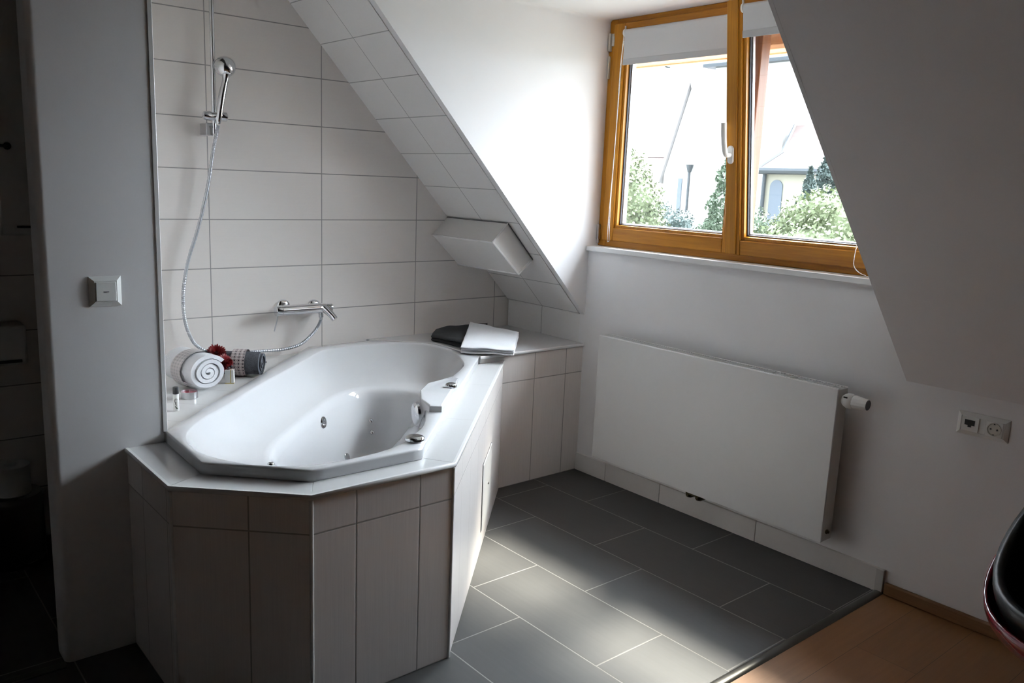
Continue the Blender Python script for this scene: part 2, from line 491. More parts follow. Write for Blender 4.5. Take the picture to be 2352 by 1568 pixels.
# ---- skirtings
for a, b in ((-.002, -.2070), (-.2095, -.5440), (-.5465, -1.0490), (-1.0515, -1.556)):
    bm = NB(); box(bm, (-.012, a, 0), (0, b, .088)); struct(finish('baseboard_right', bm, M['skirting_plain'], bevel=.0012, seg=1))
bm = NB(); box(bm, (-.008, -1.556, 0), (0, -.002, .086)); struct(finish('baseboard_right', bm, M['gasket_grey']))
bm = NB(); box(bm, (-.016, -1.585, 0), (0, -1.556, .088)); struct(finish('trim_5', bm, M['trim_metal'], bevel=.002))
bm = NB(); box(bm, (-.018, ROOM_Y, 0), (0, -1.590, .045)); struct(finish('baseboard_right', bm, M['oak_trim'], bevel=.005))

# ---- window sill
bm = NB(); box(bm, (-.018, YC, ZS - .024), (XF + .02, 0, ZS)); struct(finish('trim_6', bm, M['paint'], bevel=.003))

# ------------------------------------------------------------------ window
win = bpy.data.objects.new('window_1', None); COL.objects.link(win); win['kind'] = 'structure'
ZF0, ZF1 = ZS, ZD
YR = YC + .01
def part(name, bm, mat, parent, **k): return finish(name, bm, mat, parent, **k)
# fixed frame
fw_ = .048
bm = NB(); box(bm, (XF, 0, ZF0), (XF + .08, -fw_, ZF1)); box(bm, (XF, YR, ZF0), (XF + .08, YR + fw_, ZF1))
part('frame', bm, M['frame_v'], win, bevel=.003)
bm = NB(); box(bm, (XF, -fw_, ZF0), (XF + .08, YR + fw_, ZF0 + .042)); box(bm, (XF, -fw_, ZF1 - .05), (XF + .08, YR + fw_, ZF1))
part('frame', bm, M['frame_h'], win, bevel=.003)
YM = -.772
bm = NB(); box(bm, (XF + .022, YM - .035, ZF0 + .03), (XF + .08, YM + .035, ZF1 - .04))
part('mullion', bm, M['frame_dark'], win, bevel=.003)

def sash(name, ya, yb, za, zb, swl, swr, sbot, stop, xf, depth, mtx=None, over=0):
    """a sash between ya (left, larger y) and yb; stile widths swl, swr"""
    e = bpy.data.objects.new(name, None); COL.objects.link(e); e.parent = win
    if mtx is not None: e.matrix_local = mtx
    bm = NB(); box(bm, (xf, ya, za), (xf + depth, ya - swl, zb)); box(bm, (xf, yb, za), (xf + depth, yb + swr, zb))
    finish('stile', bm, M['frame_v'], e, bevel=.004)
    bm = NB(); box(bm, (xf + .001, ya - swl, za), (xf + depth - .001, yb + swr, za + sbot)); box(bm, (xf + .001, ya - swl, zb - stop), (xf + depth - .001, yb + swr, zb))
    finish('rail', bm, M['frame_h'], e, bevel=.004)
    y0_, y1_, z0_, z1_ = ya - swl, yb + swr, za + sbot, zb - stop
    # glazing bead: inner step, gasket and bright spacer
    def ring(w, xa, xb, mat, nm, off=0):
        bm = NB()
        a0, a1, c0, c1 = y0_ - off, y1_ + off, z0_ + off, z1_ - off
        box(bm, (xa, a0, c0), (xb, a0 - w, c1)); box(bm, (xa, a1, c0), (xb, a1 + w, c1))
        box(bm, (xa, a0 - w, c0), (xb, a1 + w, c0 + w)); box(bm, (xa, a0 - w, c1 - w), (xb, a1 + w, c1))
        return finish(nm, bm, mat, e, bevel=.0015)
    ring(.013, xf + .012, xf + .040, M['frame_v'], 'glazing_bead')
    ring(.006, xf + .030, xf + .0398, M['gasket'], 'gasket', .0125)
    ring(.010, xf + .041, xf + .055, M['alu'], 'spacer', .0135)
    bm = NB()
    for xg in (xf + .040, xf + .056):
        vs = [bm.verts.new(v) for v in ((xg, y0_ - .002, z0_ + .002), (xg, y1_ + .002, z0_ + .002), (xg, y1_ + .002, z1_ - .002), (xg, y0_ - .002, z1_ - .002))]
        bm.faces.new(vs)
    finish('pane', bm, M['glass'], e)
    return e
ZA, ZBt = ZF0 + .028, ZF1 - .022
sl = sash('sash', -.034, -.756, ZA, ZBt, .066, .034, .062, .07, XF - .010, .068)
# right sash, tilted inwards about its lower edge
tilt = math.radians(-7.6)
hx, hz = XF - .004, ZA
MT = Matrix.Translation((hx, 0, hz)) @ Matrix.Rotation(tilt, 4, 'Y') @ Matrix.Translation((-hx, 0, -hz))
sr = sash('sash', -.758, YR + .016, ZA, ZBt, .062, .066, .062, .07, XF - .022, .068, MT)
bm = NB()    # raised stile cover with a groove beside it, as on the meeting stile
box(bm, (XF - .030, -.757, ZA + .004), (XF - .022, -.806, ZBt - .004))
finish('cover_strip', bm, M['frame_v'], sr, bevel=.003)
# handle on the meeting stile, lever upwards in tilt position
hz0 = 1.545
hd = bpy.data.objects.new('window_handle', None); COL.objects.link(hd); hd.parent = sr
bm = NB()
pts = []
for k in range(24):
    a = 2 * PI * k / 24
    pts.append((-.783 + .0135 * math.cos(a), hz0 + .0135 * math.sin(a) + (.022 if math.sin(a) > 0 else -.022)))
slab(bm, [(XF - .030, y, z) for y, z in pts], (-1, 0, 0), .010)
finish('rosette', bm, M['plastic'], hd, bevel=.003)
bm = NB()
tube(bm, catmull([(XF - .038, -.783, hz0), (XF - .054, -.783, hz0), (XF - .066, -.782, hz0 + .006), (XF - .070, -.779, hz0 + .03), (XF - .070, -.776, hz0 + .07), (XF - .068, -.774, hz0 + .125)], 6), lambda i, f: .0095 if f < .3 else .0095 + .002 * f, 14)
finish('lever', bm, M['plastic'], hd, smooth=True)
# hinge covers on the left of the frame
bm = NB(); box(bm, (XF - .016, -.004, ZF1 - .14), (XF + .004, -.016, ZF1 - .06)); box(bm, (XF - .012, -.006, ZF1 - .26), (XF + .004, -.013, ZF1 - .16))
finish('hinge', bm, M['plastic_warm'], win, bevel=.003)
bm = NB(); box(bm, (XF - .016, -.003, ZF0 + .03), (XF + .004, -.015, ZF0 + .10)); tube(bm, [(XF - .010, -.009, ZF0 + .012), (XF - .010, -.009, ZF0 + .032)], .006, 10)
finish('hinge', bm, M['satin'], win, bevel=.002)
bm = NB(); box(bm, (XF - .008, -.020, ZF1 - .062), (XF, -.048, ZF1 - .082)); box(bm, (XF - .014, -.026, ZF1 - .075), (XF - .001, -.040, ZF1 - .118))
finish('bracket', bm, M['plastic_warm'], win, bevel=.002)

# ---- roller blinds
def chain(bm, pts, r=.0016, step=.0052):
    pts = [Vector(p) for p in pts]
    L = [0]
    for a, b in zip(pts, pts[1:]): L.append(L[-1] + (b - a).length)
    n = int(L[-1] / step)
    dense = []
    j = 0
    for i in range(n * 4 + 1):
        s = L[-1] * i / (n * 4)
        while j < len(L) - 2 and L[j + 1] < s: j += 1
        dense.append(pts[j].lerp(pts[j + 1], (s - L[j]) / max(1e-9, L[j + 1] - L[j])))
    tube(bm, dense, lambda i, f: r * (1.25, .85, .4, .85)[i % 4] , 6)

def blind(name, label, ya, yb, ztop, zbot, x, mtx, chain_pts):
    t = bpy.data.objects.new(name, None); COL.objects.link(t)
    t.matrix_world = mtx
    tag(t, label, 'blind', 'roller blinds on the window sashes')
    bm = NB()
    tube(bm, [(x, ya - .012, ztop - .018), (x, yb + .012, ztop - .018)], .015, 20); finish('roller', bm, M['blind'], t, smooth=True)
    bm = NB()
    n = 12
    for s in (0, .0012):
        pass
    A = [(x - .0155 + .0005, ya - .014), (x - .0155 + .0005, yb + .014)]
    box(bm, (x - .0158, ya - .014, zbot + .006), (x - .0146, yb + .014, ztop - .018))
    finish('fabric', bm, M['blind'], t)
    bm = NB(); box(bm, (x - .0180, ya - .013, zbot + .001), (x - .0130, yb + .013, zbot + .027)); finish('hem_bar', bm, M['hem'], t, bevel=.002)
    for y, dy in ((ya, -1), (yb, 1)):
        bm = NB(); lathe(bm, [(0, .013), (.002, .017), (.008, .017), (.011, .012)], (x, y, ztop - .018), (0, dy, 0), 20); box(bm, (x - .002, y, ztop - .014), (x + .02, y + dy * .004, ztop + .012))
        finish('end_bracket', bm, M['plastic'], t, smooth=True)
    if chain_pts:
        bm = NB(); chain(bm, chain_pts); finish('pull_chain', bm, M['plastic'], t, smooth=True)
    for o_ in COL.objects:
        if o_.parent is t: o_.matrix_parent_inverse = Matrix.Identity(4)
    return t
ch = catmull([(.040, -.104, 2.062), (.032, -.102, 1.9), (.026, -.106, 1.6), (.022, -.104, 1.35), (.02, -.108, 1.2), (.02, -.111, 1.15), (.02, -.106, 1.142), (.021, -.099, 1.15), (.022, -.097, 1.25), (.024, -.102, 1.45), (.028, -.106, 1.7), (.036, -.103, 1.95), (.042, -.104, 2.04)], 8)
blind('roller_blind', 'grey roller blind over the left sash with a pull chain hanging in front of it', -.104, -.742, ZBt - .028, 1.932, XF - .014, Matrix.Identity(4), ch)
blind('roller_blind', 'grey roller blind on the tilted sash behind the dark sloping ceiling', -.824, -1.50, ZBt - .020, 1.975, XF - .026, MT, None)
cc = [P(x, y, 0, v) for x, y, v in ((1968, 555, .015), (1965, 576, .01), (1962, 592, .005), (1961, 608, -.002), (1966, 619, -.012), (1975, 627, -.02), (1986, 632, -.02), (1998, 633.5, -.015))]
bm = NB(); top = [Vector((-.10, cc[0].y - .0, 2.05)), Vector((-.05, cc[0].y, 1.7)), Vector((-.01, cc[0].y - .002, 1.4))]
chain(bm, catmull(top + cc + [Vector((-.005, cc[-1].y - .06, cc[-1].z + .06)), Vector((-.02, cc[-1].y - .07, 1.5))], 6))
tag(finish('pull_chain', bm, M['plastic'], smooth=True), 'white bead chain looping over the sill beside the dark sloping ceiling', 'chain')

# ------------------------------------------------------------------ tub surround
P1, P2, P3, P4, P5 = (-2.212, -.39), (-2.212, -.752), (-1.948, -1.005), (-1.505, -1.003), (-.505, -.003)
sur = thing('tub_surround', 'tiled plinth boxing in the bathtub, with faceted pale tile sides', 'tub surround', (-1.7, -.7, 0))
def vpanel(name, a, b, z0, z1, inward, u0, mat, parent, t=.012):
    bm = NB()
    a3, b3 = Vector((*a, 0)), Vector((*b, 0))
    d = (b3 - a3).normalized(); nrm = Vector((d.y, -d.x, 0)) * inward
    slab(bm, [(a[0], a[1], z0), (b[0], b[1], z0), (b[0], b[1], z1), (a[0], a[1], z1)], nrm, t)
    ob = finish(name, bm, mat, parent)
    set_uv(ob, lambda p, n: ((p - a3).dot(d) - u0, p.z))
    return ob
zt = ZDK - .014
vpanel('side_panel', P1, P2, 0, zt, -1, .132, M['panel_tile'], sur)
vpanel('side_panel', P2, P3, 0, zt, -1, .203, M['panel_tile'], sur)
vpanel('side_panel', P3, P4, 0, zt, -1, .128, M['panel_tile'], sur)
vpanel('side_panel', P4, P5, 0, zt, -1, .175, M['panel_tile'], sur)
# deck tiles
TB = [(-2.105, -.385), (-2.118, -.712), (-1.905, -.925), (-1.567, -.930), (-.640, .0), (-.640, .337), (-.843, .545), (-1.185, .545)]
def inset_pt(p, c, k): return (p[0] + (c[0] - p[0]) * k, p[1] + (c[1] - p[1]) * k)
def deck_piece(pts, u_dir, u0=0, v0=0.1, mat='deck_tile'):
    bm = NB(); prism(bm, pts, ZDK - .012, ZDK)
    ob = finish('deck_tile', bm, M[mat], sur, bevel=.001, seg=1)
    a3 = Vector((*pts[0], 0)); d = Vector((*u_dir, 0)).normalized(); e = Vector((-d.y, d.x, 0))
    set_uv(ob, lambda p, n: ((p - a3).dot(d) - u0, (p - a3).dot(e) + v0))
    return ob
# strips: outer pts and a matching inner pt below the rim
ctr = (-1.45, -.25)
IN = [inset_pt(p, ctr, .03) for p in TB]
g = .0012
deck_piece([P1, P2, IN[1], IN[0]], (0, -1), .45, .3)
deck_piece([P2, P3, IN[2], IN[1]], (1, -1), .45, .3)
deck_piece([P3, P4, IN[3], IN[2]], (1, 0), .48, .3)
deck_piece([P4, P5, IN[4], IN[3]], (1, 1), .44, .3)
# triangle behind the tub, tiles laid parallel to the rim
deck_piece([(-2.108, -.389), IN[0], IN[7], (-1.15, IN[7][1]), (-1.10, .578), (-2.108, .578)], (1, 1), .006, -.008, 'deck_small')
# edge profile round the deck and up the corners
def edge_strip(pts, z, r, parent, name='edge_trim', mat='trim_white'):
    bm = NB()
    pts3 = [Vector((*p, z)) for p in pts]
    prof = [(-.004, -.0125), (.004, -.0125), (.007, -.009), (.007, -.003), (.004, .001), (-.004, .001)]
    rings = []
    for i, p in enumerate(pts3):
        d0 = (p - pts3[i - 1]).normalized() if i else (pts3[1] - p).normalized()
        d1 = (pts3[i + 1] - p).normalized() if i < len(pts3) - 1 else d0
        n0 = Vector((d0.y, -d0.x, 0)); n1 = Vector((d1.y, -d1.x, 0))
        m = (n0 + n1).normalized(); k = 1 / max(.3, m.dot(n0))
        rings.append([bm.verts.new(p - m * (-a * k) * -1 * -1 + Vector((0, 0, b))) for a, b in prof])
    for A, B in zip(rings, rings[1:]):
        for k in range(len(prof)): bm.faces.new((A[k], A[(k + 1) % len(prof)], B[(k + 1) % len(prof)], B[k]))
    bm.faces.new(rings[0][::-1]); bm.faces.new(rings[-1])
    return finish(name, bm, M[mat], parent, smooth=True, auto=50)
edge_strip([P1, P2, P3, P4, P5], ZDK, .006, sur)
for p, nx, ny in ((P2, -.9, -.38), (P3, -.38, -.9), (P4, .4, -.9)):
    bm = NB(); lathe(bm, [(0, .0055), (zt - .001, .0055)], (p[0] - nx * .002, p[1] - ny * .002, 0), (0, 0, 1), 12)
    finish('corner_trim', bm, M['trim_white'], sur, smooth=True)
# access panel in the long diagonal side
dg = Vector((1, 1, 0)).normalized(); ng = Vector((1, -1, 0)).normalized()
ap = bpy.data.objects.new('access_panel', None); COL.objects.link(ap); ap.parent = sur; ap.matrix_parent_inverse = Matrix.Translation(-Vector(sur.location))
def diag(x, z, off=0):   # point on the long diagonal side at given x
    return Vector((x, x + .502, z)) + ng * off
bm = NB(); a, b = -.985, -.79
slab(bm, [diag(a, .083, .0005), diag(b, .083, .0005), diag(b, .347, .0005), diag(a, .347, .0005)], ng, .004)
o_ = finish('panel_plate', bm, M['trim_white'], ap, bevel=.002)
bm = NB()
for (xa, za, xb, zb) in ((a - .003, .080, a, .350), (b, .080, b + .003, .350), (a, .080, b, .083), (a, .347, b, .350)):
    slab(bm, [diag(xa, za, .0004), diag(xb, za, .0004), diag(xb, zb, .0004), diag(xa, zb, .0004)], ng, .0008)
finish('joint_line', bm, M['gasket'], ap)
bm = NB(); lathe(bm, [(0, .006), (.003, .005)], diag(-.865, .215, .0045), ng, 14); finish('magnet_catch', bm, M['chrome'], ap)

# ------------------------------------------------------------------ bench beside the tub
ben = thing('tiled_bench', 'tiled ledge between the tub and the window wall holding folded towels', 'bench', (-.3, .3, 0))
vpanel('side_panel', (-.505, 0), (0, 0), 0, ZB - .016, -1, .195, M['panel_tile'], ben)
BT = [(-.500, -.004), (-.001, -.004), (-.001, YW - .001), (-.87, YW - .001), (-.634, .342), (-.634, -.004)]
bm = NB(); prism(bm, BT, ZB - .012, ZB)
o_ = finish('bench_top', bm, M['deck_tile'], ben, bevel=.001, seg=1); set_uv(o_, lambda p, n: (p.x + .37, p.y + .01))
edge_strip([(-.86, .566), (-.634, .342), (-.634, -.004), (-.001, -.004)], ZB, .006, ben)
bm = NB(); prism(bm, [(-.636, -.001), (-.500, -.001), (-.488, .012), (-.636, .012)], ZDK, ZB - .012); finish('riser', bm, M['trim_white'], ben)
bm = NB(); prism(bm, [(-.628, .010), (-.628, .345), (-.86, .574), (-.845, .574), (-.612, .350), (-.612, .010)], ZDK - .02, ZB - .012); finish('riser', bm, M['trim_white'], ben)
# dark joint strip under the bench edge at the window wall
# ------------------------------------------------------------------ bathtub
tub = thing('bathtub', 'white corner whirlpool bathtub set into the tiled surround', 'bathtub', (-1.4, -.2, .2))
OPEN = [(-2.071, -.474), (-2.037, -.404), (-1.965, -.313), (-1.86, -.216), (-1.76, -.115), (-1.656, -.012), (-1.514, .120), (-1.338, .283), (-1.235, .382), (-1.185, .428), (-1.12, .452),
        (-.98, .462), (-.85, .450), (-.735, .395), (-.680, .290), (-.690, .120), (-.770, -.055), (-.850, -.150), (-1.04, -.300), (-1.145, -.350), (-1.235, -.440),
        (-1.33, -.600), (-1.43, -.735), (-1.513, -.803), (-1.585, -.855), (-1.674, -.886), (-1.797, -.895), (-1.893, -.878), (-1.985, -.825), (-2.045, -.745), (-2.082, -.655), (-2.092, -.570)]
SC, TC = -1.13, .855     # centre in (s, t): s along the tub, t across it
def st(x, y): return ((x + y) / math.sqrt(2), (y - x) / math.sqrt(2))
def xy(s, t): return ((s - t) / math.sqrt(2), (s + t) / math.sqrt(2))
def resample(loop, n):
    """radii of a star-shaped loop at n angles about the centre, closed Catmull-Rom first"""
    L = [Vector((*st(*p), 0)) for p in loop]
    m = len(L); dense = []
    for i in range(m):
        p0, p1, p2, p3 = L[i - 1], L[i], L[(i + 1) % m], L[(i + 2) % m]
        for k in range(12):
            t = k / 12
            dense.append(.5 * ((2 * p1) + (p2 - p0) * t + (2 * p0 - 5 * p1 + 4 * p2 - p3) * t * t + (3 * p1 - p0 - 3 * p2 + p3) * t ** 3))
    out = []
    for k in range(n):
        a = 2 * PI * k / n
        d = Vector((math.cos(a), math.sin(a), 0)); best = None
        for p, q in zip(dense, dense[1:] + dense[:1]):
            px, py, qx, qy = p.x - SC, p.y - TC, q.x - SC, q.y - TC
            den = d.x * (qy - py) - d.y * (qx - px)
            if abs(den) < 1e-12: continue
            u = (px * (qy - py) - py * (qx - px)) / den
            w = (px * d.y - py * d.x) / den
            if u > 0 and -1e-6 <= w <= 1 + 1e-6: best = u if best is None else max(best, u)
        out.append(best)
    return out
NR = 144
RO = resample(OPEN, NR)
def poly_r(loop):
    out = []
    L = [st(*p) for p in loop]
    for k in range(NR):
        a = 2 * PI * k / NR; dx, dy = math.cos(a), math.sin(a); best = .1
        for p, q in zip(L, L[1:] + L[:1]):
            px, py, qx, qy = p[0] - SC, p[1] - TC, q[0] - SC, q[1] - TC
            den = dx * (qy - py) - dy * (qx - px)
            if abs(den) < 1e-12: continue
            u = (px * (qy - py) - py * (qx - px)) / den; w = (px * dy - py * dx) / den
            if u > 0 and -1e-6 <= w <= 1 + 1e-6: best = max(best, u)
        out.append(best)
    return out
RT = poly_r(TB)
def superr(a, b, e, cs=0, ct=0):
    """radius of a superellipse a x b centred at offset (cs, ct)"""
    out = []
    for k in range(NR):
        th = 2 * PI * k / NR; lo, hi = 0, 2
        for _ in range(40):
            mid = (lo + hi) / 2
            s, t = mid * math.cos(th) - cs, mid * math.sin(th) - ct
            if abs(s / a) ** e + abs(t / b) ** e < 1: lo = mid
            else: hi = mid
        out.append(lo)
    return out
RCc = superr(.52, .20, 3.2, .02, -.03)
RD = superr(.50, .185, 3.2, .02, -.03)
RE = superr(.46, .165, 3.0, .02, -.03)
RF = superr(.43, .145, 2.8, .02, -.03)
RG = superr(.36, .11, 2.6, .02, -.03)
bm = NB()
def ring(R, z): return [bm.verts.new((*xy(SC + R[k] * math.cos(2 * PI * k / NR), TC + R[k] * math.sin(2 * PI * k / NR)), z if not callable(z) else z(k))) for k in range(NR)]
def blend(A, B, w): return [a * (1 - w) + b * w for a, b in zip(A, B)]
def off(A, d): return [a + d for a in A]
ZR = .640
# the tub polygon's own corners must be hit exactly: nearest ring vertex is moved onto each corner
rings = []
def tub_ring(dx, z):
    r_ = ring(off(RT, dx), z)
    for p in TB:
        s, t = st(*p); a = math.atan2(t - TC, s - SC) % (2 * PI); k = round(a / (2 * PI) * NR) % NR
        rr = math.hypot(s - SC, t - TC) + dx
        x_, y_ = xy(SC + rr * math.cos(a), TC + rr * math.sin(a)); r_[k].co.x, r_[k].co.y = x_, y_
    return r_
rings.append(tub_ring(-.012, ZDK + .0005))
rings.append(tub_ring(.0, ZDK + .0010))
rings.append(tub_ring(.0, ZR - .006))
rings.append(tub_ring(-.0015, ZR - .0025))
rings.append(tub_ring(-.006, ZR - .0003))
rings.append(ring(blend(RT, RO, .5), ZR + .0005))
rings.append(ring(off(RO, .006), ZR))
rings.append(ring(off(RO, .001), ZR - .002))
rings.append(ring(off(RO, -.004), ZR - .008))
for w, z in ((.06, .610), (.16, .580), (.32, .548), (.52, .525), (.72, .513), (.88, .506), (.97, .502)):
    rings.append(ring(blend(off(RO, -.004), RCc, w), z))
rings.append(ring(RCc, .496))
rings.append(ring(blend(RCc, RD, .5), .484))
for R_, z in ((RD, .46), (blend(RD, RE, .5), .38), (RE, .31), (blend(RE, RF, .6), .262), (RF, .238), (blend(RF, RG, .5), .222), (RG, .215)):
    rings.append(ring(R_, z))
rings.append(ring([r * .5 for r in RG], .212))
for A, B in zip(rings, rings[1:]):
    for k in range(NR): bm.faces.new((A[k], A[(k + 1) % NR], B[(k + 1) % NR], B[k]))
c = bm.verts.new((*xy(SC + .02, TC - .03), .210))
for k in range(NR): bm.faces.new((rings[-1][k], rings[-1][(k + 1) % NR], c))
shell = finish('tub_shell', bm, M['acrylic'], tub, smooth=True, auto=50)

# control hump on the rim with its sloping face
hump = [(-.985, -.268), (-1.085, -.322), (-1.158, -.357), (-1.248, -.440), (-1.315, -.545), (-1.336, -.628), (-1.300, -.650), (-1.17, -.515), (-1.045, -.385), (-.975, -.300)]
hc = (-1.17, -.46)
bm = NB()
hr = []
for k_, z_, s_ in ((0, .600, 1.0), (1, .0, .99), (2, .004, .95)):
    hr.append([bm.verts.new((hc[0] + (x - hc[0]) * s_, hc[1] + (y - hc[1]) * s_, z_ if k_ == 0 else ZR + .002 + .017 * min(1, max(0, (-.96 - x) / .22)) + z_)) for x, y in hump])
for A, B in zip(hr, hr[1:]):
    for k in range(len(hump)): bm.faces.new((A[k], A[(k + 1) % len(hump)], B[(k + 1) % len(hump)], B[k]))
bm.faces.new(hr[0][::-1]); bm.faces.new(hr[-1])
finish('control_panel', bm, M['acrylic'], tub, bevel=.004, seg=3)
# control knobs on the rim
def knob(loc, ax, R, H, lobes=0, nm='control_knob'):
    bm = NB(); o = Vector(loc); d = Vector(ax).normalized(); x, y = frame_of(d); n = 40
    prof = [(0, R * .92), (H * .25, R), (H * .6, R * .98), (H * .85, R * .86), (H, R * .6), (H * .93, R * .3), (H * .93, .0005)]
    rs = []
    for t, r in prof:
        rs.append([bm.verts.new(o + d * t + (x * math.cos(2 * PI * k / n) + y * math.sin(2 * PI * k / n)) * r * (1 - (.10 if lobes and t > H * .2 and math.cos(lobes * 2 * PI * k / n) > .3 else 0))) for k in range(n)])
    for A, B in zip(rs, rs[1:]):
        for k in range(n): bm.faces.new((A[k], A[(k + 1) % n], B[(k + 1) % n], B[k]))
    bm.faces.new(rs[0][::-1])
    return finish(nm, bm, M['chrome'], tub, smooth=True, auto=35)
k1 = P(1036, 888, 2, .66); knob((k1.x, k1.y, .658), (0, 0, 1), .021, .016, 10)
k2 = P(953, 1008, 2, .645); knob((k2.x, k2.y, ZR), (0, 0, 1), .029, .016)
# overflow knob on the basin side of the hump
ov = Vector((-1.298, -.518, .602))
ovn = Vector((-.93, .32, -.05)).normalized()
knob(ov, ovn, .044, .024, 0, 'overflow_knob')

# jets, found on the shell surface along the sight lines
from mathutils.bvhtree import BVHTree
dg_ = bpy.context.evaluated_depsgraph_get()
bmt = NB(); bmt.from_mesh(shell.data); bvh = BVHTree.FromBMesh(bmt)
def on_tub(px, py):
    d = ray(px, py).normalized()
    h, n, i, t = bvh.ray_cast(CAM, d)
    if h is None: return Vector((-1.2, 0, .3)), Vector((0, 0, 1))
    if n.dot(d) > 0: n = -n
    return h, n
def jet(px, py, R, style, nm):
    h, n = on_tub(px, py)
    bm = NB()
    if style == 'big':
        lathe(bm, [(-.002, R), (.003, R), (.006, R * .9), (.006, R * .62), (.001, R * .5), (.001, R * .34), (.009, R * .30), (.010, R * .12)], h, n, 32)
    else:
        lathe(bm, [(-.002, R), (.003, R * .96), (.005, R * .7), (.003, R * .3)], h, n, 24)
    return finish(nm, bm, M['chrome'], tub, smooth=True, auto=50)
jet(742, 970, .024, 'big', 'water_jet')
jet(622, 1066, .011, 'small', 'air_jet')
jet(852, 966, .010, 'small', 'air_jet')
jet(854, 992, .010, 'small', 'air_jet')
jet(797, 1050, .018, 'small', 'drain')
bmt.free()

# ------------------------------------------------------------------ tiled box on the slope
tb = thing('tiled_box', 'tiled box casing projecting from the sloping tiled ceiling', 'boxing', (-.4, .34, 1.1))
yb0, yb1 = .105, YW - .001
sec = [(-.421, ZK + KS * .421 - .012), (-.506, 1.128), (-.345, .978), (-.262, ZK + KS * .262 - .012)]
def xz_face(nm, pts, nrm, t, mat):
    bm = NB(); slab(bm, pts, nrm, t); ob = finish(nm, bm, mat, tb, bevel=.0015, seg=1)
    set_uv(ob, lambda p, n: (p.y + .6, (p.z % .19) * .9 + .005)); return ob
M['box_tile'] = plain('box_tile', (.78, .76, .74), .28, var=.02, nscale=5)
def q3(a, y): return (a[0], y, a[1])
a_, b_, c_, d_ = sec
xz_face('top_tile', [q3(a_, yb0), q3(b_, yb0), q3(b_, yb1), q3(a_, yb1)], (.3, 0, -1), .008, M['box_tile'])
xz_face('face_tile', [q3(b_, yb0), q3(c_, yb0), q3(c_, yb1), q3(b_, yb1)], (1, 0, 1), .008, M['box_tile'])
xz_face('under_tile', [q3(c_, yb0), q3(d_, yb0), q3(d_, yb1), q3(c_, yb1)], (0, 0, 1), .008, M['box_tile'])
xz_face('end_tile', [q3(a_, yb0 + .002), q3(b_, yb0 + .002), q3(c_, yb0 + .002), q3(d_, yb0 + .002)], (0, 1, 0), .008, M['box_tile'])
bm = NB()
for s, e in (((b_[0], yb0, b_[1]), (b_[0], yb1, b_[1])), ((c_[0], yb0, c_[1]), (c_[0], yb1, c_[1])), ((a_[0], yb0, a_[1]), (b_[0], yb0, b_[1])), ((b_[0], yb0, b_[1]), (c_[0], yb0, c_[1])), ((c_[0], yb0, c_[1]), (d_[0], yb0, d_[1]))):
    tube(bm, [s, e], .0042, 8)
finish('edge_trim', bm, M['trim_white'], tb, smooth=True)
bm = NB()
e_ = .0035
for s, e in (((a_[0], yb0, a_[1]), (a_[0], yb1, a_[1])), ((d_[0], yb0 - .002, d_[1]), (a_[0], yb0 - .002, a_[1])), ((d_[0], yb0, d_[1]), (d_[0], yb1, d_[1]))):
    tube(bm, [s, e], .002, 6)
finish('joint_line', bm, M['grey_plastic'], tb)

# ------------------------------------------------------------------ shower rail, hand shower, hose
yr = .515
rail = thing('shower_rail', 'chrome wall rail for the hand shower on the tiled wall', 'shower rail', P(486, 250, 1, yr))
rx = P(490, 200, 1, yr).x
bm = NB(); lathe(bm, [(0, .0095), (.9, .0095)], (rx, yr, 1.535), (0, 0, 1), 24); finish('pole', bm, M['chrome'], rail, smooth=True)
bm = NB(); box(bm, (rx - .034, yr - .004, 1.527), (rx - .006, YW, 1.575)); tube(bm, [(rx - .026, yr + .004, 1.560), (rx + .002, yr, 1.560)], .008, 12)
finish('wall_bracket', bm, M['satin'], rail, bevel=.003)
bm = NB(); tube(bm, [(rx, yr, 2.30), (rx, YW, 2.30)], .012, 16); finish('wall_bracket', bm, M['satin'], rail, smooth=True)
zsl = P(490, 269, 1, yr).z
bm = NB()
lathe(bm, [(-.050, .010), (-.047, .016), (-.022, .0185), (-.016, .0145), (.010, .0145), (.016, .0185), (.040, .0175), (.044, .012)], (rx, yr - .020, zsl + .003), (1, -.12, 0), 28)
finish('slider', bm, M['chrome'], rail, smooth=True, auto=45)
hs = thing('hand_shower', 'chrome hand shower clipped into the wall rail slider', 'hand shower', (rx + .03, yr - .03, zsl))
h0 = P(503, 268, 1, yr - .03); h1 = P(510, 222, 1, yr - .036); h2 = P(517, 188, 1, yr - .038); h3 = P(519, 170, 1, yr - .040)
hh = P(517, 151, 1, yr - .040)
bm = NB(); tube(bm, catmull([P(501, 284, 1, yr - .026), h0, h1, h2, h3], 8), lambda i, f: .0095 + .0045 * math.sin(PI * min(1, f * 1.1)) + .007 * max(0, f - .75) * 4, 18)
finish('handle', bm, M['chrome'], hs, smooth=True)
bm = NB(); ax = Vector((.30, .92, -.2)).normalized()
lathe(bm, [(-.022, .004), (-.019, .016), (-.012, .028), (-.002, .037), (.006, .040), (.014, .040), (.018, .037), (.019, .03)], hh, ax, 40); finish('shower_head', bm, M['chrome'], hs, smooth=True, auto=60)
bm = NB(); lathe(bm, [(.019, .030), (.021, .029)], hh, ax, 32); finish('spray_face', bm, M['grey_plastic'], hs)
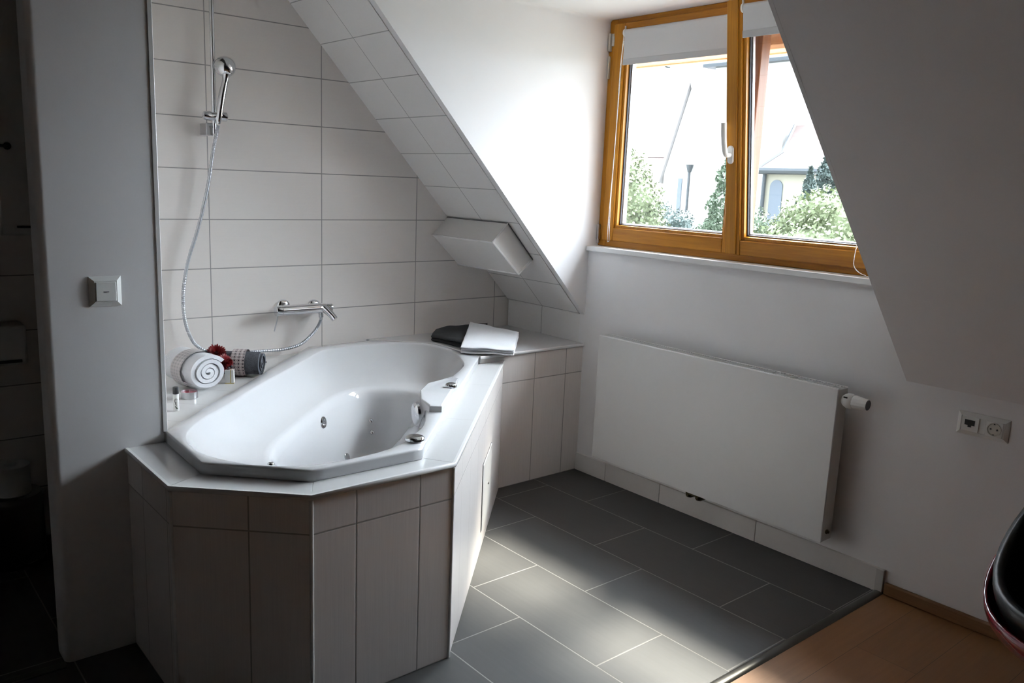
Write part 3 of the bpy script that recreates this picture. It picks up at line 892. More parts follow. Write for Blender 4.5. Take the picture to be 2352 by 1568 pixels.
# hose
yh = .535
hp = [P(501, 288, 1, yr - .026), P(498, 305, 1, yr - .02), P(489, 350, 1, .52), P(477, 430, 1, .53), P(456, 520, 1, yh), P(432, 600, 1, yh), P(422, 660, 1, yh), P(421, 705, 1, yh), P(427, 745, 1, yh), P(440, 778, 1, .53), P(458, 798, 1, .52),
      Vector((-1.60, .50, ZDK + .030)), Vector((-1.50, .50, ZDK + .012)), P(560, 812, 1, .50), P(600, 806, 1, .505), P(650, 802, 1, .51), P(690, 790, 1, .51), P(716, 768, 1, .508), P(731, 748, 1, .505), P(737, 734, 1, .504)]
for p in hp: p.z = max(p.z, ZDK + .0085)
dense = catmull(hp, 28)
bm = NB(); tube(bm, dense, lambda i, f: .0072 if i % 3 else .0058, 10)
tag(finish('shower_hose', bm, M['alu'], smooth=True), 'ribbed silver shower hose hanging in a loop down the tiled wall', 'hose')

# mixer tap
ym = .505
mx = thing('bath_mixer', 'chrome wall mixer tap with spout and lever above the tub', 'tap', P(700, 712, 1, ym))
mL, mR = P(633, 715, 1, ym), P(742, 706, 1, ym)
zc = (mL.z + mR.z) / 2; mL.z = mR.z = zc
bm = NB()
L = mR.x - mL.x
lathe(bm, [(0, .020), (.003, .0225), (.026, .0225), (.0275, .0205), (.029, .0225), (L - .02, .0225), (L - .01, .0225), (L - .008, .0212), (L + .026, .0212), (L + .028, .0195), (L + .040, .0190), (L + .042, .014)], mL, (1, 0, 0), 36)
finish('body', bm, M['chrome'], mx, smooth=True, auto=45)
for px in (649, 720):
    e = P(px, 703, 1, YW)
    bm = NB(); lathe(bm, [(0, .031), (-.008, .031), (-.014, .027), (-.017, .016)], (e.x, YW, e.z), (0, 1, 0), 32); finish('escutcheon', bm, M['chrome'], mx, smooth=True, auto=50)
    bm = NB(); tube(bm, [(e.x, YW - .015, e.z), (e.x, ym + .01, zc + .004)], .013, 18); finish('inlet', bm, M['chrome'], mx, smooth=True)
s0 = Vector((mR.x - .004, ym - .004, zc)); 
bm = NB(); tube(bm, catmull([s0 + Vector((.004, -.004, .002)), s0 + Vector((.016, -.022, -.014)), s0 + Vector((.028, -.040, -.033)), s0 + Vector((.034, -.050, -.046))], 8), lambda i, f: .0185 - .0035 * min(1, f * 1.6), 22)
finish('spout', bm, M['chrome'], mx, smooth=True)
ou = P(737, 727, 1, .503)
bm = NB(); lathe(bm, [(-.012, .009), (.006, .009), (.007, .011), (.022, .011), (.024, .008), (.034, .0075)], (ou.x, .503, zc - .018), (0, 0, -1), 20); finish('hose_outlet', bm, M['chrome'], mx, smooth=True, auto=45)
bm = NB(); tube(bm, [mL + Vector((.008, -.004, -.020)), P(634, 745, 1, ym - .006), P(630, 761, 1, ym - .01)], .0026, 10); finish('lever', bm, M['satin'], mx, smooth=True)

# ------------------------------------------------------------------ rolled towels
def towel_roll(name, label, base, axis, length, R, mat, squash=.88, turns=3.6, band=None, sag=0):
    """base: ground point under the front end; axis: horizontal direction to the back end"""
    d = Vector(axis).normalized(); x = Vector((0, 0, 1)).cross(d).normalized(); up = Vector((0, 0, 1))
    t = thing(name, label, 'towel', base, 'rolled towels beside the tub')
    c0 = Vector(base) + up * (R * squash)
    nt_ = int(turns * 30); th = R / (turns + .55)
    rows = []
    nl = 10
    for i in range(nt_ + 1):
        a = 2 * PI * i / 30
        rr = R - th * (nt_ - i) / 30.0
        rr = max(rr, th * .35)
        rows.append((a, rr))
    bm = NB()
    def pt(a, rr, l):
        wob = 1 + .02 * noise.noise(Vector((math.cos(a) * 2, math.sin(a) * 2, l * 8)))
        end = .010 * (rr / R) * math.sin(a * .7 + 1)
        lx = l * length
        if l == 0: lx = -.004 + end * .6
        return c0 + d * lx + x * (math.cos(a) * rr * wob) + up * (math.sin(a) * rr * wob * squash)
    inn, out_ = [], []
    hw = th * .40
    for a, rr in rows:
        inn.append([bm.verts.new(pt(a, rr - hw * 2 + .0, j / nl)) for j in range(nl + 1)])
        out_.append([bm.verts.new(pt(a, rr, j / nl)) for j in range(nl + 1)])
    n = len(rows)
    for i in range(n - 1):
        for j in range(nl):
            bm.faces.new((out_[i][j], out_[i + 1][j], out_[i + 1][j + 1], out_[i][j + 1]))
            bm.faces.new((inn[i][j], inn[i][j + 1], inn[i + 1][j + 1], inn[i + 1][j]))
        for j in (0, nl):
            bm.faces.new((inn[i][j], inn[i + 1][j], out_[i + 1][j], out_[i][j]))
    for i in (0, n - 1):
        for j in range(nl): bm.faces.new((inn[i][j], out_[i][j], out_[i][j + 1], inn[i][j + 1]))
    ob = finish('towel_body', bm, mat, t, smooth=True, auto=60)
    if band:
        l0, l1 = band
        bm = NB(); rr_ = []
        N = 60; uvs = {}
        for j, l in enumerate((l0, (l0 + l1) / 2, l1)):
            rr_.append([bm.verts.new(c0 + d * (l * length) + x * (math.cos(2 * PI * k / N) * (R + .0022)) + up * (math.sin(2 * PI * k / N) * (R + .0022) * squash)) for k in range(N)])
        for A, B in zip(rr_, rr_[1:]):
            for k in range(N): bm.faces.new((A[k], A[(k + 1) % N], B[(k + 1) % N], B[k]))
        bo = finish('woven_border', bm, M['band_pale' if mat is M['towel_white'] else 'band'], t, smooth=True)
        def buv(p, n_):
            q = Vector(p) - c0; nn = Vector(n_)
            aa = math.atan2(nn.dot(up), nn.dot(x)) ; a = math.atan2(q.dot(up) / squash, q.dot(x))
            while a - aa > PI: a -= 2 * PI
            while a - aa < -PI: a += 2 * PI
            return (q.dot(d), a * R)
        set_uv(bo, buv)
    return t
fb = P(480, 896, 2, ZDK)
towel_roll('rolled_towel', 'white rolled towel with a patterned woven border, nearest the candle', (fb.x, fb.y, ZDK), (-.22, 1, 0), .19, .078, M['towel_white'], .86, 3.4, (.28, .62))
gb = P(603, 868, 2, ZDK)
towel_roll('rolled_towel', 'dark grey rolled towel with a patterned woven border, behind the red flower', (gb.x + .012, gb.y + .036, ZDK), (-.80, .60, 0), .22, .053, M['towel_grey'], .97, 3.2, (.24, .48))

# gerbera
fl_ = thing('gerbera_flower', 'two dark red gerbera blooms on one stem lying between the rolled towels', 'flower', (-1.62, .30, ZDK))
def bloom(c, ax, R, n, nm):
    c = Vector(c); ax = Vector(ax).normalized(); x, y = frame_of(ax)
    bm = NB()
    for layer, (rr, nn, lift) in enumerate(((1.0, n + 4, .06), (.88, n + 2, .24), (.66, n, .42), (.45, n - 4, .62), (.28, n - 8, .8))):
        for k in range(max(nn, 6)):
            a = 2 * PI * (k + .37 * layer + random.uniform(-.15, .15)) / max(nn, 6)
            d = x * math.cos(a) + y * math.sin(a); s = ax.cross(d)
            L_ = R * rr * random.uniform(.9, 1.08); w = R * .12
            vs = []
            for f, ww in ((.12, .4), (.45, 1), (.8, .9), (1.0, .25)):
                b0 = c + d * L_ * f + ax * (R * lift * (f ** 1.3))
                vs.append((bm.verts.new(b0 + s * w * ww), bm.verts.new(b0 - s * w * ww)))
            for A, B in zip(vs, vs[1:]): bm.faces.new((A[0], B[0], B[1], A[1]))
    ob = finish(nm, bm, M['petal'], fl_, smooth=True)
    bm = NB(); lathe(bm, [(0, R * .12), (R * .2, R * .2), (R * .3, R * .12)], c, ax, 12); o2 = finish('flower_heart', bm, M['petal_dark'], fl_)
    return ob
f1 = P(497, 812, 1, .30); f2 = P(517, 834, 1, .22)
bloom(f1, (-.25, -.75, .6), .040, 22, 'petals'); bloom(f2, (.35, -.85, .35), .036, 20, 'petals')
bm = NB(); tube(bm, catmull([f1 + Vector((0, .01, -.01)), f1 + Vector((.01, .03, -.05)), Vector((-1.60, .345, ZDK + .03)), P(606, 836, 2, ZDK + .02)], 6), .0022, 8); tube(bm, [f2 + Vector((0, .01, -.01)), f1 + Vector((.01, .03, -.05))], .002, 8)
finish('stem', bm, M['stem'], fl_, smooth=True)
for q in (P(489, 799, 1, .33), P(497, 796, 1, .33), P(505, 799, 1, .33), P(610, 831, 2, ZDK + .02), P(524, 846, 1, .205), P(530, 842, 1, .21)):
    bm = NB(); bmesh.ops.create_icosphere(bm, subdivisions=2, radius=.0045 if q.y > .25 else .008, matrix=Matrix.Translation(q)); finish('berry', bm, M['berry'], fl_, smooth=True)
# soap carton
cb = P(531, 881, 2, ZDK)
ct = thing('soap_carton', 'small white carton with gold stripes standing by the white rolled towel', 'box', (cb.x, cb.y + .012, ZDK))
RZ = Matrix.Translation((cb.x, cb.y + .012, ZDK)) @ Matrix.Rotation(math.radians(-32), 4, 'Z')
def vis_part(nm, bm, mat, par, **k):
    return finish(nm, bm, mat, par, **k)
bm = NB(); box(bm, (-.016, -.010, 0), (.016, .010, .052), RZ); vis_part('carton_body', bm, M['paper'], ct, bevel=.001)
bm = NB(); box(bm, (.0035, -.0106, 0), (.0065, .0106, .0525), RZ); box(bm, (-.0166, -.0106, -.0), (.0166, .0106, .003), RZ); vis_part('gold_stripe', bm, M['gold'], ct)
# shampoo bottle
bb = P(405, 943, 2, ZDK)
bt = thing('shampoo_bottle', 'tiny white bottle with a black cap next to the tealight', 'bottle', (bb.x, bb.y, ZDK))
bm = NB(); lathe(bm, [(0, .0085), (.002, .0095), (.056, .0095), (.059, .0075)], (bb.x, bb.y, ZDK), (0, 0, 1), 24); finish('bottle_body', bm, M['plastic'], bt, smooth=True, auto=50)
bm = NB(); lathe(bm, [(.058, .0092), (.060, .0096), (.079, .0096), (.081, .0085)], (bb.x, bb.y, ZDK), (0, 0, 1), 24); finish('cap', bm, M['black'], bt, smooth=True, auto=50)
vd = (CAM - Vector((bb.x, bb.y, CAM.z))); vd.z = 0; vd.normalize(); vr = Vector((-vd.y, vd.x, 0))
def on_bottle(a, z, r=.0098): return Vector((bb.x, bb.y, ZDK + z)) + (vd * math.cos(a) + vr * math.sin(a)) * r
bm = NB()
pp = [on_bottle(.5 * math.cos(t) + .05, .036 + .007 * math.sin(t)) for t in [PI * .2 + k * .3 for k in range(16)]]
tube(bm, pp, .0007, 6)
pp = [on_bottle(-.35 + .06 * k, .030 - .0012 * k + .002 * math.sin(k)) for k in range(10)]
tube(bm, pp, .0008, 6)
finish('label_print', bm, M['black'], bt)
bm = NB()
for a, z, L_ in ((.1, .012, .010), (-.25, .016, .006), (.35, .010, .006)):
    vs = [bm.verts.new(on_bottle(a + dx, z + dz, .0099)) for dx, dz in ((0, -L_ / 2), (.22, 0), (0, L_ / 2), (-.22, 0))]
    bm.faces.new(vs)
finish('leaf_print', bm, M['leafy'], bt)
# tealight
tl = P(440, 916, 2, ZDK)
tt = thing('tealight', 'tealight candle with dark red wax in a metal cup', 'candle', (tl.x, tl.y, ZDK))
bm = NB(); lathe(bm, [(0, .026), (.001, .028), (.024, .028), (.0245, .0272), (.018, .0272)], (tl.x, tl.y + .02, ZDK), (0, 0, 1), 36); finish('cup', bm, M['satin'], tt, smooth=True, auto=50)
bm = NB(); lathe(bm, [(.010, .0268), (.0195, .0268), (.0185, .020), (.0195, .008)], (tl.x, tl.y + .02, ZDK), (0, 0, 1), 36); finish('wax', bm, M['wax'], tt, smooth=True)
bm = NB(); tube(bm, [(tl.x, tl.y + .02, ZDK + .018), (tl.x + .001, tl.y + .02, ZDK + .027)], .0008, 6); finish('wick', bm, M['paper'], tt)

# ------------------------------------------------------------------ folded towels on the bench
def folded(name, label, corners, t0, layers, mat, wob=.004, hang=0, seed=0):
    """corners: four 3D points of the top face, in order back-left, back-right, front-right, front-left"""
    bl, br, fr_, fl2 = [Vector(c) for c in corners]
    t = thing(name, label, 'towel', ((bl + fr_) / 2 - Vector((0, 0, .03))), 'folded towels on the tiled ledge')
    n = 26
    for L_ in range(layers):
        bm = NB(); th = t0 / layers
        top, bot = [], []
        for i in range(n + 1):
            u = i / n; rt, rb = [], []
            for j in range(n + 1):
                v = j / n
                uu = .5 - .5 * math.cos(PI * u); vv = .5 - .5 * math.cos(PI * v)
                p = bl.lerp(br, uu).lerp(fl2.lerp(fr_, uu), vv)
                ed = min(uu, 1 - uu, vv, 1 - vv); rnd = math.sqrt(max(0, 1 - (1 - min(1, ed / .06)) ** 2))
                w = wob * noise.noise(Vector((p.x * 14 + seed, p.y * 14, L_ * 3.1)))
                zo = p.z - L_ * th
                sh = -.006 * (L_ % 2) * (1 if vv > .5 else 0)
                q = p + (fl2 - bl).normalized() * (sh + w * .8)
                rt.append(bm.verts.new((q.x, q.y, zo - th * .46 * (1 - rnd) + w)))
                rb.append(bm.verts.new((q.x, q.y, zo - th * .96 + th * .46 * (1 - rnd) + w)))
            top.append(rt); bot.append(rb)
        for i in range(n):
            for j in range(n):
                bm.faces.new((top[i][j], top[i + 1][j], top[i + 1][j + 1], top[i][j + 1]))
                bm.faces.new((bot[i][j], bot[i][j + 1], bot[i + 1][j + 1], bot[i + 1][j]))
        for i in range(n):
            for j in (0, n):
                bm.faces.new((top[i][j], top[i + 1][j], bot[i + 1][j], bot[i][j])); bm.faces.new((top[j][i], top[j][i + 1], bot[j][i + 1], bot[j][i]))
        finish('fold', bm, mat, t, smooth=True, auto=70)
    return t
gz = ZB + .046
folded('folded_towel', 'dark grey folded towel lying under the white towel on the ledge',
       [P(1000, 752, 2, gz), P(1120, 739, 2, gz), P(1110, 792, 2, ZB + .040), P(990, 768, 2, ZB + .032)], .034, 2, M['towel_dark'], .007, seed=3)
folded('folded_towel', 'white folded towel draped over the grey towel on the ledge corner',
       [P(1080, 737, 2, gz + .030), P(1192, 761, 2, ZB + .052), P(1181, 802, 2, ZB + .036), P(1058, 795, 2, ZB + .040)], .032, 3, M['towel_white'], .006, seed=9)
# ------------------------------------------------------------------ light switch
def framed_plate(name, label, cat, c, ux, uz, nrm, w, h, depth, mat='plastic'):
    t = thing(name, label, cat, c)
    c, ux, uz, nrm = Vector(c), Vector(ux), Vector(uz), Vector(nrm)
    bm = NB()
    R0 = [(-w / 2, -h / 2), (w / 2, -h / 2), (w / 2, h / 2), (-w / 2, h / 2)]
    ins = .0125
    R1 = [(-w / 2 + ins, -h / 2 + ins), (w / 2 - ins, -h / 2 + ins), (w / 2 - ins, h / 2 - ins), (-w / 2 + ins, h / 2 - ins)]
    A = [bm.verts.new(c + ux * a + uz * b) for a, b in R0]; A2 = [bm.verts.new(c + ux * a + uz * b + nrm * .003) for a, b in R0]
    B = [bm.verts.new(c + ux * a + uz * b + nrm * depth) for a, b in R1]
    C_ = [bm.verts.new(c + ux * a * .97 + uz * b * .97 + nrm * (depth - .002)) for a, b in R1]
    for X, Y in ((A, A2), (A2, B), (B, C_)):
        for k in range(4): bm.faces.new((X[k], X[(k + 1) % 4], Y[(k + 1) % 4], Y[k]))
    bm.faces.new(A[::-1]); bm.faces.new(C_)
    finish('plate', bm, M[mat], t)
    return t, c, ux, uz, nrm
sw, c, ux, uz, nn = framed_plate('light_switch', 'square white light switch on the grey partition wall', 'light switch', (-2.249, -.390, 1.060), (1, 0, 0), (0, 0, 1), (0, -1, 0), .082, .082, .011)
bm = NB(); box(bm, (-2.249 - .026, -.4035, 1.034), (-2.249 + .026, -.398, 1.086)); finish('rocker', bm, M['plastic'], sw, bevel=.0015)
bm = NB(); box(bm, (-2.249 - .007, -.4042, 1.0585), (-2.249 + .007, -.4033, 1.0605)); finish('indicator', bm, M['grey_plastic'], sw)
# ------------------------------------------------------------------ double outlet
so, c, ux, uz, nn = framed_plate('wall_outlet', 'double wall plate with a data port and a power socket', 'socket', (0, -1.830, .684), (0, -1, 0), (0, 0, 1), (-1, 0, 0), .157, .075, .010)
def so_pt(u, v, d): return (0 - d, -1.830 - u, .684 + v)
bm = NB(); box(bm, so_pt(-.062, -.025, .008), so_pt(-.010, .025, .0115)); finish('data_insert', bm, M['plastic'], so, bevel=.0015)
bm = NB(); box(bm, so_pt(-.053, -.004, .0112), so_pt(-.022, .014, .0125)); box(bm, so_pt(-.043, -.010, .0112), so_pt(-.032, -.004, .0122)); finish('data_port', bm, M['black'], so)
bm = NB(); box(bm, so_pt(.010, -.025, .008), so_pt(.062, .025, .0105)); finish('socket_insert', bm, M['plastic'], so, bevel=.0015)
bm = NB(); cc_ = Vector(so_pt(.036, 0, .0105)); lathe(bm, [(0, .0215), (.0022, .0215), (.0022, .0185), (.0003, .018), (.0003, .001)], cc_, (-1, 0, 0), 32); finish('socket_well', bm, M['plastic_warm'], so, smooth=True, auto=40)  # well is nearly flush; darker plastic paints in the shade of a recess
bm = NB()
for dy in (-.0095, .0095): lathe(bm, [(0, .0028), (.0012, .0028)], cc_ + Vector((-.0002, dy, 0)), (-1, 0, 0), 12)
for dz in (-.0175, .0175): box(bm, cc_ + Vector((-.0024, -.002, dz - .0015)), cc_ + Vector((-.0004, .002, dz + .0015)))
finish('socket_contact', bm, M['black'], so)

# ------------------------------------------------------------------ radiator
rd = thing('radiator', 'white flat panel radiator on the wall below the window', 'radiator', (-.07, -.79, .14))
ya, yb_, z0, z1 = -.200, -1.381, .140, .722
bm = NB(); box(bm, (-.103, ya, z0), (-.097, yb_, z1)); finish('front_panel', bm, M['paint'], rd, bevel=.002)
bm = NB(); box(bm, (-.097, ya - .02, z0 + .012), (-.085, yb_ + .02, z1 - .03)); box(bm, (-.045, ya - .02, z0 + .012), (-.036, yb_ + .02, z1 - .03)); finish('heating_plate', bm, M['radiator_side'], rd, bevel=.003)
for y, s in ((ya, -1), (yb_, 1)):
    bm = NB(); box(bm, (-.097, y, z0 + .004), (-.034, y + s * .0015, z1 - .003))
    finish('side_panel', bm, M['radiator_side'], rd)
bm = NB()
box(bm, (-.1, ya, z1 - .004), (-.092, yb_, z1 + .001)); box(bm, (-.042, ya, z1 - .004), (-.034, yb_, z1 + .001))
n = 96
for k in range(n + 1):
    y = ya + (yb_ - ya) * k / n
    box(bm, (-.093, y - .0016, z1 - .004), (-.041, y + .0016, z1))
finish('top_grille', bm, M['paint'], rd)
for y in (-.45, -1.15):
    for z in (.27, .60):
        bm = NB(); box(bm, (-.036, y - .02, z - .02), (0, y + .02, z + .02)); finish('wall_bracket', bm, M['radiator_side'], rd)
bm = NB(); lathe(bm, [(0, .009), (.004, .009), (.006, .005), (.010, .005)], (-.070, yb_, .178), (0, -1, 0), 16); finish('bleed_plug', bm, M['brass_dark'], rd, smooth=True)
tv = bpy.data.objects.new('thermostat_valve', None); COL.objects.link(tv); tv.parent = rd; tv.matrix_parent_inverse = Matrix.Translation(-Vector(rd.location))
yv, zv, xv = yb_, .682, -.070
dv = Vector((0, -1, 0))
bm = NB(); tube(bm, [(xv, yv + .004, zv), (xv, yv - .022, zv)], .0095, 16); finish('valve_stub', bm, M['satin'], tv, smooth=True)
bm = NB(); lathe(bm, [(.004, .015), (.010, .021), (.022, .027), (.036, .0275), (.044, .024)], (xv, yv, zv), dv, 28); finish('valve_collar', bm, M['plastic'], tv, smooth=True, auto=50)
bm = NB(); nl = 36; rs = []
for t_, r_ in ((.042, .0225), (.050, .0245), (.085, .0205), (.097, .0195)):
    rs.append([bm.verts.new(Vector((xv, yv - t_, zv)) + Vector((math.cos(2 * PI * k / nl), 0, math.sin(2 * PI * k / nl))) * (r_ * (1 if k % 3 else .93))) for k in range(nl)])
for A, B in zip(rs, rs[1:]):
    for k in range(nl): bm.faces.new((A[k], A[(k + 1) % nl], B[(k + 1) % nl], B[k]))
bm.faces.new(rs[0]); bm.faces.new(rs[-1])
finish('valve_head', bm, M['plastic'], tv, smooth=True, auto=40)
bm = NB(); box(bm, (xv - .026, yv - .018, zv + .013), (xv - .0235, yv - .032, zv + .018)); 
finish('indicator', bm, M['black'], tv)
bm = NB(); lathe(bm, [(.097, .0192), (.099, .0170)], (xv, yv, zv), dv, 28); finish('valve_cap', bm, M['grey_plastic'], tv)
# pipe fittings beneath the radiator
fp = P(1595, 1148, 0, -.065)
bm = NB()
for dy in (-.025, .025):
    c0 = Vector((-.075, fp.y + dy, z0 - .006)); lathe(bm, [(0, .010), (.006, .010), (.007, .013), (.017, .013), (.018, .009), (.022, .009)], c0, (0, 0, -1), 6)
    tube(bm, catmull([c0 + Vector((0, 0, -.014)), c0 + Vector((.012, 0, -.022)), c0 + Vector((.03, 0, -.022)), Vector((0, c0.y, c0.z - .022))], 5), .0075, 12)
box(bm, (-.085, fp.y - .034, z0 - .014), (-.066, fp.y + .034, z0 + .004))
finish('pipe_connection', bm, M['brass_dark'], rd, smooth=True, auto=35)

# ------------------------------------------------------------------ toilet room behind the partition
wcx = -2.385; wcy = .405
bn = thing('pedal_bin', 'small round dark metal pedal bin in the dark toilet room', 'bin', (wcx, wcy, 0))
bm = NB(); lathe(bm, [(0, .094), (.004, .097), (.018, .097), (.019, .094), (.235, .094)], (wcx, wcy, 0), (0, 0, 1), 40); finish('bin_body', bm, M['dark_profile'], bn, smooth=True, auto=40)
bm = NB(); lathe(bm, [(.236, .098), (.246, .098), (.256, .090), (.258, .05)], (wcx, wcy, 0), (0, 0, 1), 40); finish('lid', bm, M['dark_profile'], bn, smooth=True, auto=40)
bm = NB(); box(bm, (wcx - .02, wcy - .125, .012), (wcx + .02, wcy - .09, .020)); finish('pedal', bm, M['black'], bn, bevel=.002)
bm = NB()
lathe(bm, [(0, .020), (0, .056), (.002, .0585), (.103, .0585), (.105, .056), (.105, .020), (.0, .020)], (wcx + .0, wcy - .01, .2582), (0, 0, 1), 40, caps=False)
tag(finish('toilet_roll', bm, M['paper'], smooth=True, auto=50), 'white toilet roll standing on top of the pedal bin', 'toilet roll')
pb = P(55, 742, 1, .50); pc = P(50, 832, 1, .50)
bm = NB(); box(bm, (pb.x - .14, .46, pc.z), (pb.x, YW, pb.z))
d0 = thing('paper_dispenser', 'white box mounted low on the dark toilet wall above the bin', 'dispenser', (pb.x - .07, .52, pc.z))
finish('casing', bm, M['plastic'], d0, bevel=.01, seg=3)
bm = NB(); box(bm, (pb.x - .12, .455, pc.z + .01), (pb.x - .02, .462, pc.z + .02)); finish('opening', bm, M['grey_plastic'], d0)
ca = thing('wall_cabinet', 'narrow white cabinet high on the dark toilet wall', 'cabinet', (-2.30, .5, 1.14))
bm = NB(); box(bm, (-2.345, .50, 1.145), (-2.243, YW, 1.95)); finish('carcass', bm, M['plastic'], ca, bevel=.002)
bm = NB(); box(bm, (-2.343, .487, 1.150), (-2.245, .499, 1.945)); dr = finish('door', bm, M['plastic'], ca, bevel=.002)
bm = NB(); box(bm, (-2.300, .474, 1.172), (-2.255, .487, 1.180)); finish('handle', bm, M['black'], dr, bevel=.002)
hk = P(18, 335, 1, .47)
bm = NB(); lathe(bm, [(0, .012), (.006, .012)], (hk.x, .487, hk.z), (0, -1, 0), 16); tube(bm, [(hk.x, .482, hk.z), (hk.x, .462, hk.z), (hk.x - .03, .462, hk.z)], .005, 10)
finish('handle', bm, M['black'], dr, smooth=True)

# ------------------------------------------------------------------ bucket chair at the right edge
chx = P(2345, 1300, 1, -2.25)
cc0 = Vector((-.575, -2.40, .0))
ch_ = thing('bucket_chair', 'black padded bucket chair with a glossy red shell', 'chair', cc0)
def bowl(bm, c, R, H, th, flat=1.0, n=48, m=10, ang=0, hb_=.42):
    rs = []
    for j in range(m + 1):
        f = j / m
        rr = R * math.sin(f * PI / 2) ** .8; zz = H * (1 - math.cos(f * PI / 2)) ** 1.1
        ring_ = []
        for k in range(n):
            a = 2 * PI * k / n
            e = 1 + .07 * math.cos(2 * a)
            back = ((1 + math.cos(a - ang)) / 2) ** 1.3 * (f ** 2)
            ring_.append(bm.verts.new(c + Vector((math.cos(a) * rr * e, math.sin(a) * rr * e, zz + back * hb_))))
        rs.append(ring_)
    for A, B in zip(rs[1:], rs[2:]):
        for k in range(n): bm.faces.new((A[k], A[(k + 1) % n], B[(k + 1) % n], B[k]))
    bm.faces.new(rs[1][::-1])
    return rs[-1]
ang = math.radians(-25)
bm = NB(); bowl(bm, cc0 + Vector((0, 0, .325)), .312, .115, 0, ang=ang, hb_=.38)
o_ = finish('shell', bm, M['red_shell'], ch_, smooth=True, auto=180)
md = o_.modifiers.new('solid', 'SOLIDIFY'); md.thickness = .008; md.offset = -1
bm = NB(); top_ = bowl(bm, cc0 + Vector((0, 0, .365)), .285, .125, 0, ang=ang)
o_ = finish('seat_pad', bm, M['leather'], ch_, smooth=True, auto=180)
md = o_.modifiers.new('solid', 'SOLIDIFY'); md.thickness = .024; md.offset = 0
bm = NB(); tube(bm, [tuple(v) for v in [(cc0.x, cc0.y, .02), (cc0.x, cc0.y, .35)]], .025, 20); finish('pole', bm, M['chrome'], ch_, smooth=True)
bm = NB(); lathe(bm, [(0, .20), (.006, .20), (.020, .05), (.024, .03)], cc0, (0, 0, 1), 40); finish('base', bm, M['chrome'], ch_, smooth=True, auto=40)

# ------------------------------------------------------------------ outside
GZ = -5.5
bm = NB(); box(bm, (1.5, -60, GZ - .2), (120, 90, GZ)); struct(finish('floor_outside', bm, M['grass']))
# eave over the window: boarded soffit, fascia, gutter
ev = thing('eave', 'boarded wooden eave with a gutter outside above the window', 'eave', (.3, -.6, 2.1))
XE = .33
ze = P(1560, 150, 0, XE).z + .012
bm = NB()
for k in range(3):
    box(bm, (.25 + k * .057, -2.6, ze), (.25 + k * .057 + .055, 1.4, ze + .02))
finish('soffit_board', bm, M['soffit'], ev, bevel=.002)
bm = NB(); box(bm, (XE, -2.6, ze - .006), (XE + .018, 1.4, ze + .10)); finish('fascia', bm, M['soffit'], ev)
bm = NB()
ng_ = 10; A = []; B = []
for k in range(ng_ + 1):
    a = PI + PI * k / ng_
    A.append(bm.verts.new((XE + .055 + .034 * math.cos(a), -2.6, ze + .028 + .034 * math.sin(a)))); B.append(bm.verts.new((XE + .055 + .034 * math.cos(a), 1.4, ze + .028 + .034 * math.sin(a))))
for k in range(ng_): bm.faces.new((A[k], A[k + 1], B[k + 1], B[k]))
o_ = finish('gutter', bm, M['alu'], ev, smooth=True); md = o_.modifiers.new('solid', 'SOLIDIFY'); md.thickness = .002
for y in (.32, -.08, -.48, -.88):
    bm = NB(); tube(bm, [(XE + .055 + .037 * math.cos(PI + PI * k / 8), y, ze + .028 + .037 * math.sin(PI + PI * k / 8)) for k in range(9)], .003, 6)
    finish('gutter_bracket', bm, M['zinc'], ev)
bm = NB(); slab(bm, [(.2, -2.6, 2.5), (XE + .03, -2.6, ze + .1), (XE + .03, 1.4, ze + .1), (.2, 1.4, 2.5)], (0, 0, 1), .04); finish('roof_edge', bm, M['roof_red'], ev)

# church: tall white nave gable, tower, cream choir with red hipped roof
chu = thing('church', 'white church with a tower and a cream choir under a red roof', 'church', (27, 17, GZ))
def wp(px, py, x): return P(px, py, 0, x)
def wall_poly(nm, pts, depth, mat, par):
    bm = NB(); slab(bm, pts, (1, 0, 0), depth); return finish(nm, bm, mat, par)
xg = 26
g0, g1, g2 = wp(1521, 470, xg), wp(1525, 400, xg), wp(1562, 285, xg)
slope_ = (g2.z - g1.z) / (g1.y - g2.y)
apex_y = g2.y - .5; apex_z = g2.z + slope_ * .5
wall_poly('nave_wall', [(xg, g1.y, GZ), (xg, g1.y, g1.z), (xg, apex_y, apex_z), (xg, 2 * apex_y - g1.y, g1.z), (xg, 2 * apex_y - g1.y, GZ)], 10, M['render_white'], chu)
bm = NB()
for sgn in (1, -1):
    ya_ = g1.y if sgn == 1 else 2 * apex_y - g1.y
    slab(bm, [(xg - .15, ya_ + sgn * .15, g1.z - .4), (xg + 10.3, ya_ + sgn * .15, g1.z - .4), (xg + 10.3, apex_y, apex_z + .1), (xg - .15, apex_y, apex_z + .1)], (0, sgn, .3), .12)
finish('nave_roof', bm, M['verge'], chu)
# tower
xt = 24.5
t0_, t1_ = wp(1632, 300, xt), wp(1800, 300, xt)
te = wp(1690, 152, xt).z
bm = NB(); box(bm, (xt, t1_.y, GZ), (xt + 3.4, t0_.y, te)); finish('tower_wall', bm, M['render_white'], chu)
bm = NB()
cy_ = (t0_.y + t1_.y) / 2; w_ = (t0_.y - t1_.y) / 2 + .35
cr = [(xt - .35, cy_ - w_), (xt + 3.75, cy_ - w_), (xt + 3.75, cy_ + w_), (xt - .35, cy_ + w_)]
vb = [bm.verts.new((x, y, te)) for x, y in cr]; vt = [bm.verts.new((x, y, te + .12)) for x, y in cr]; va = bm.verts.new((xt + 1.7, cy_, te + 3))
bm.faces.new(vb)
for k in range(4): bm.faces.new((vb[k], vb[(k + 1) % 4], vt[(k + 1) % 4], vt[k])); bm.faces.new((vt[k], vt[(k + 1) % 4], va))
finish('tower_roof', bm, M['zinc'], chu)
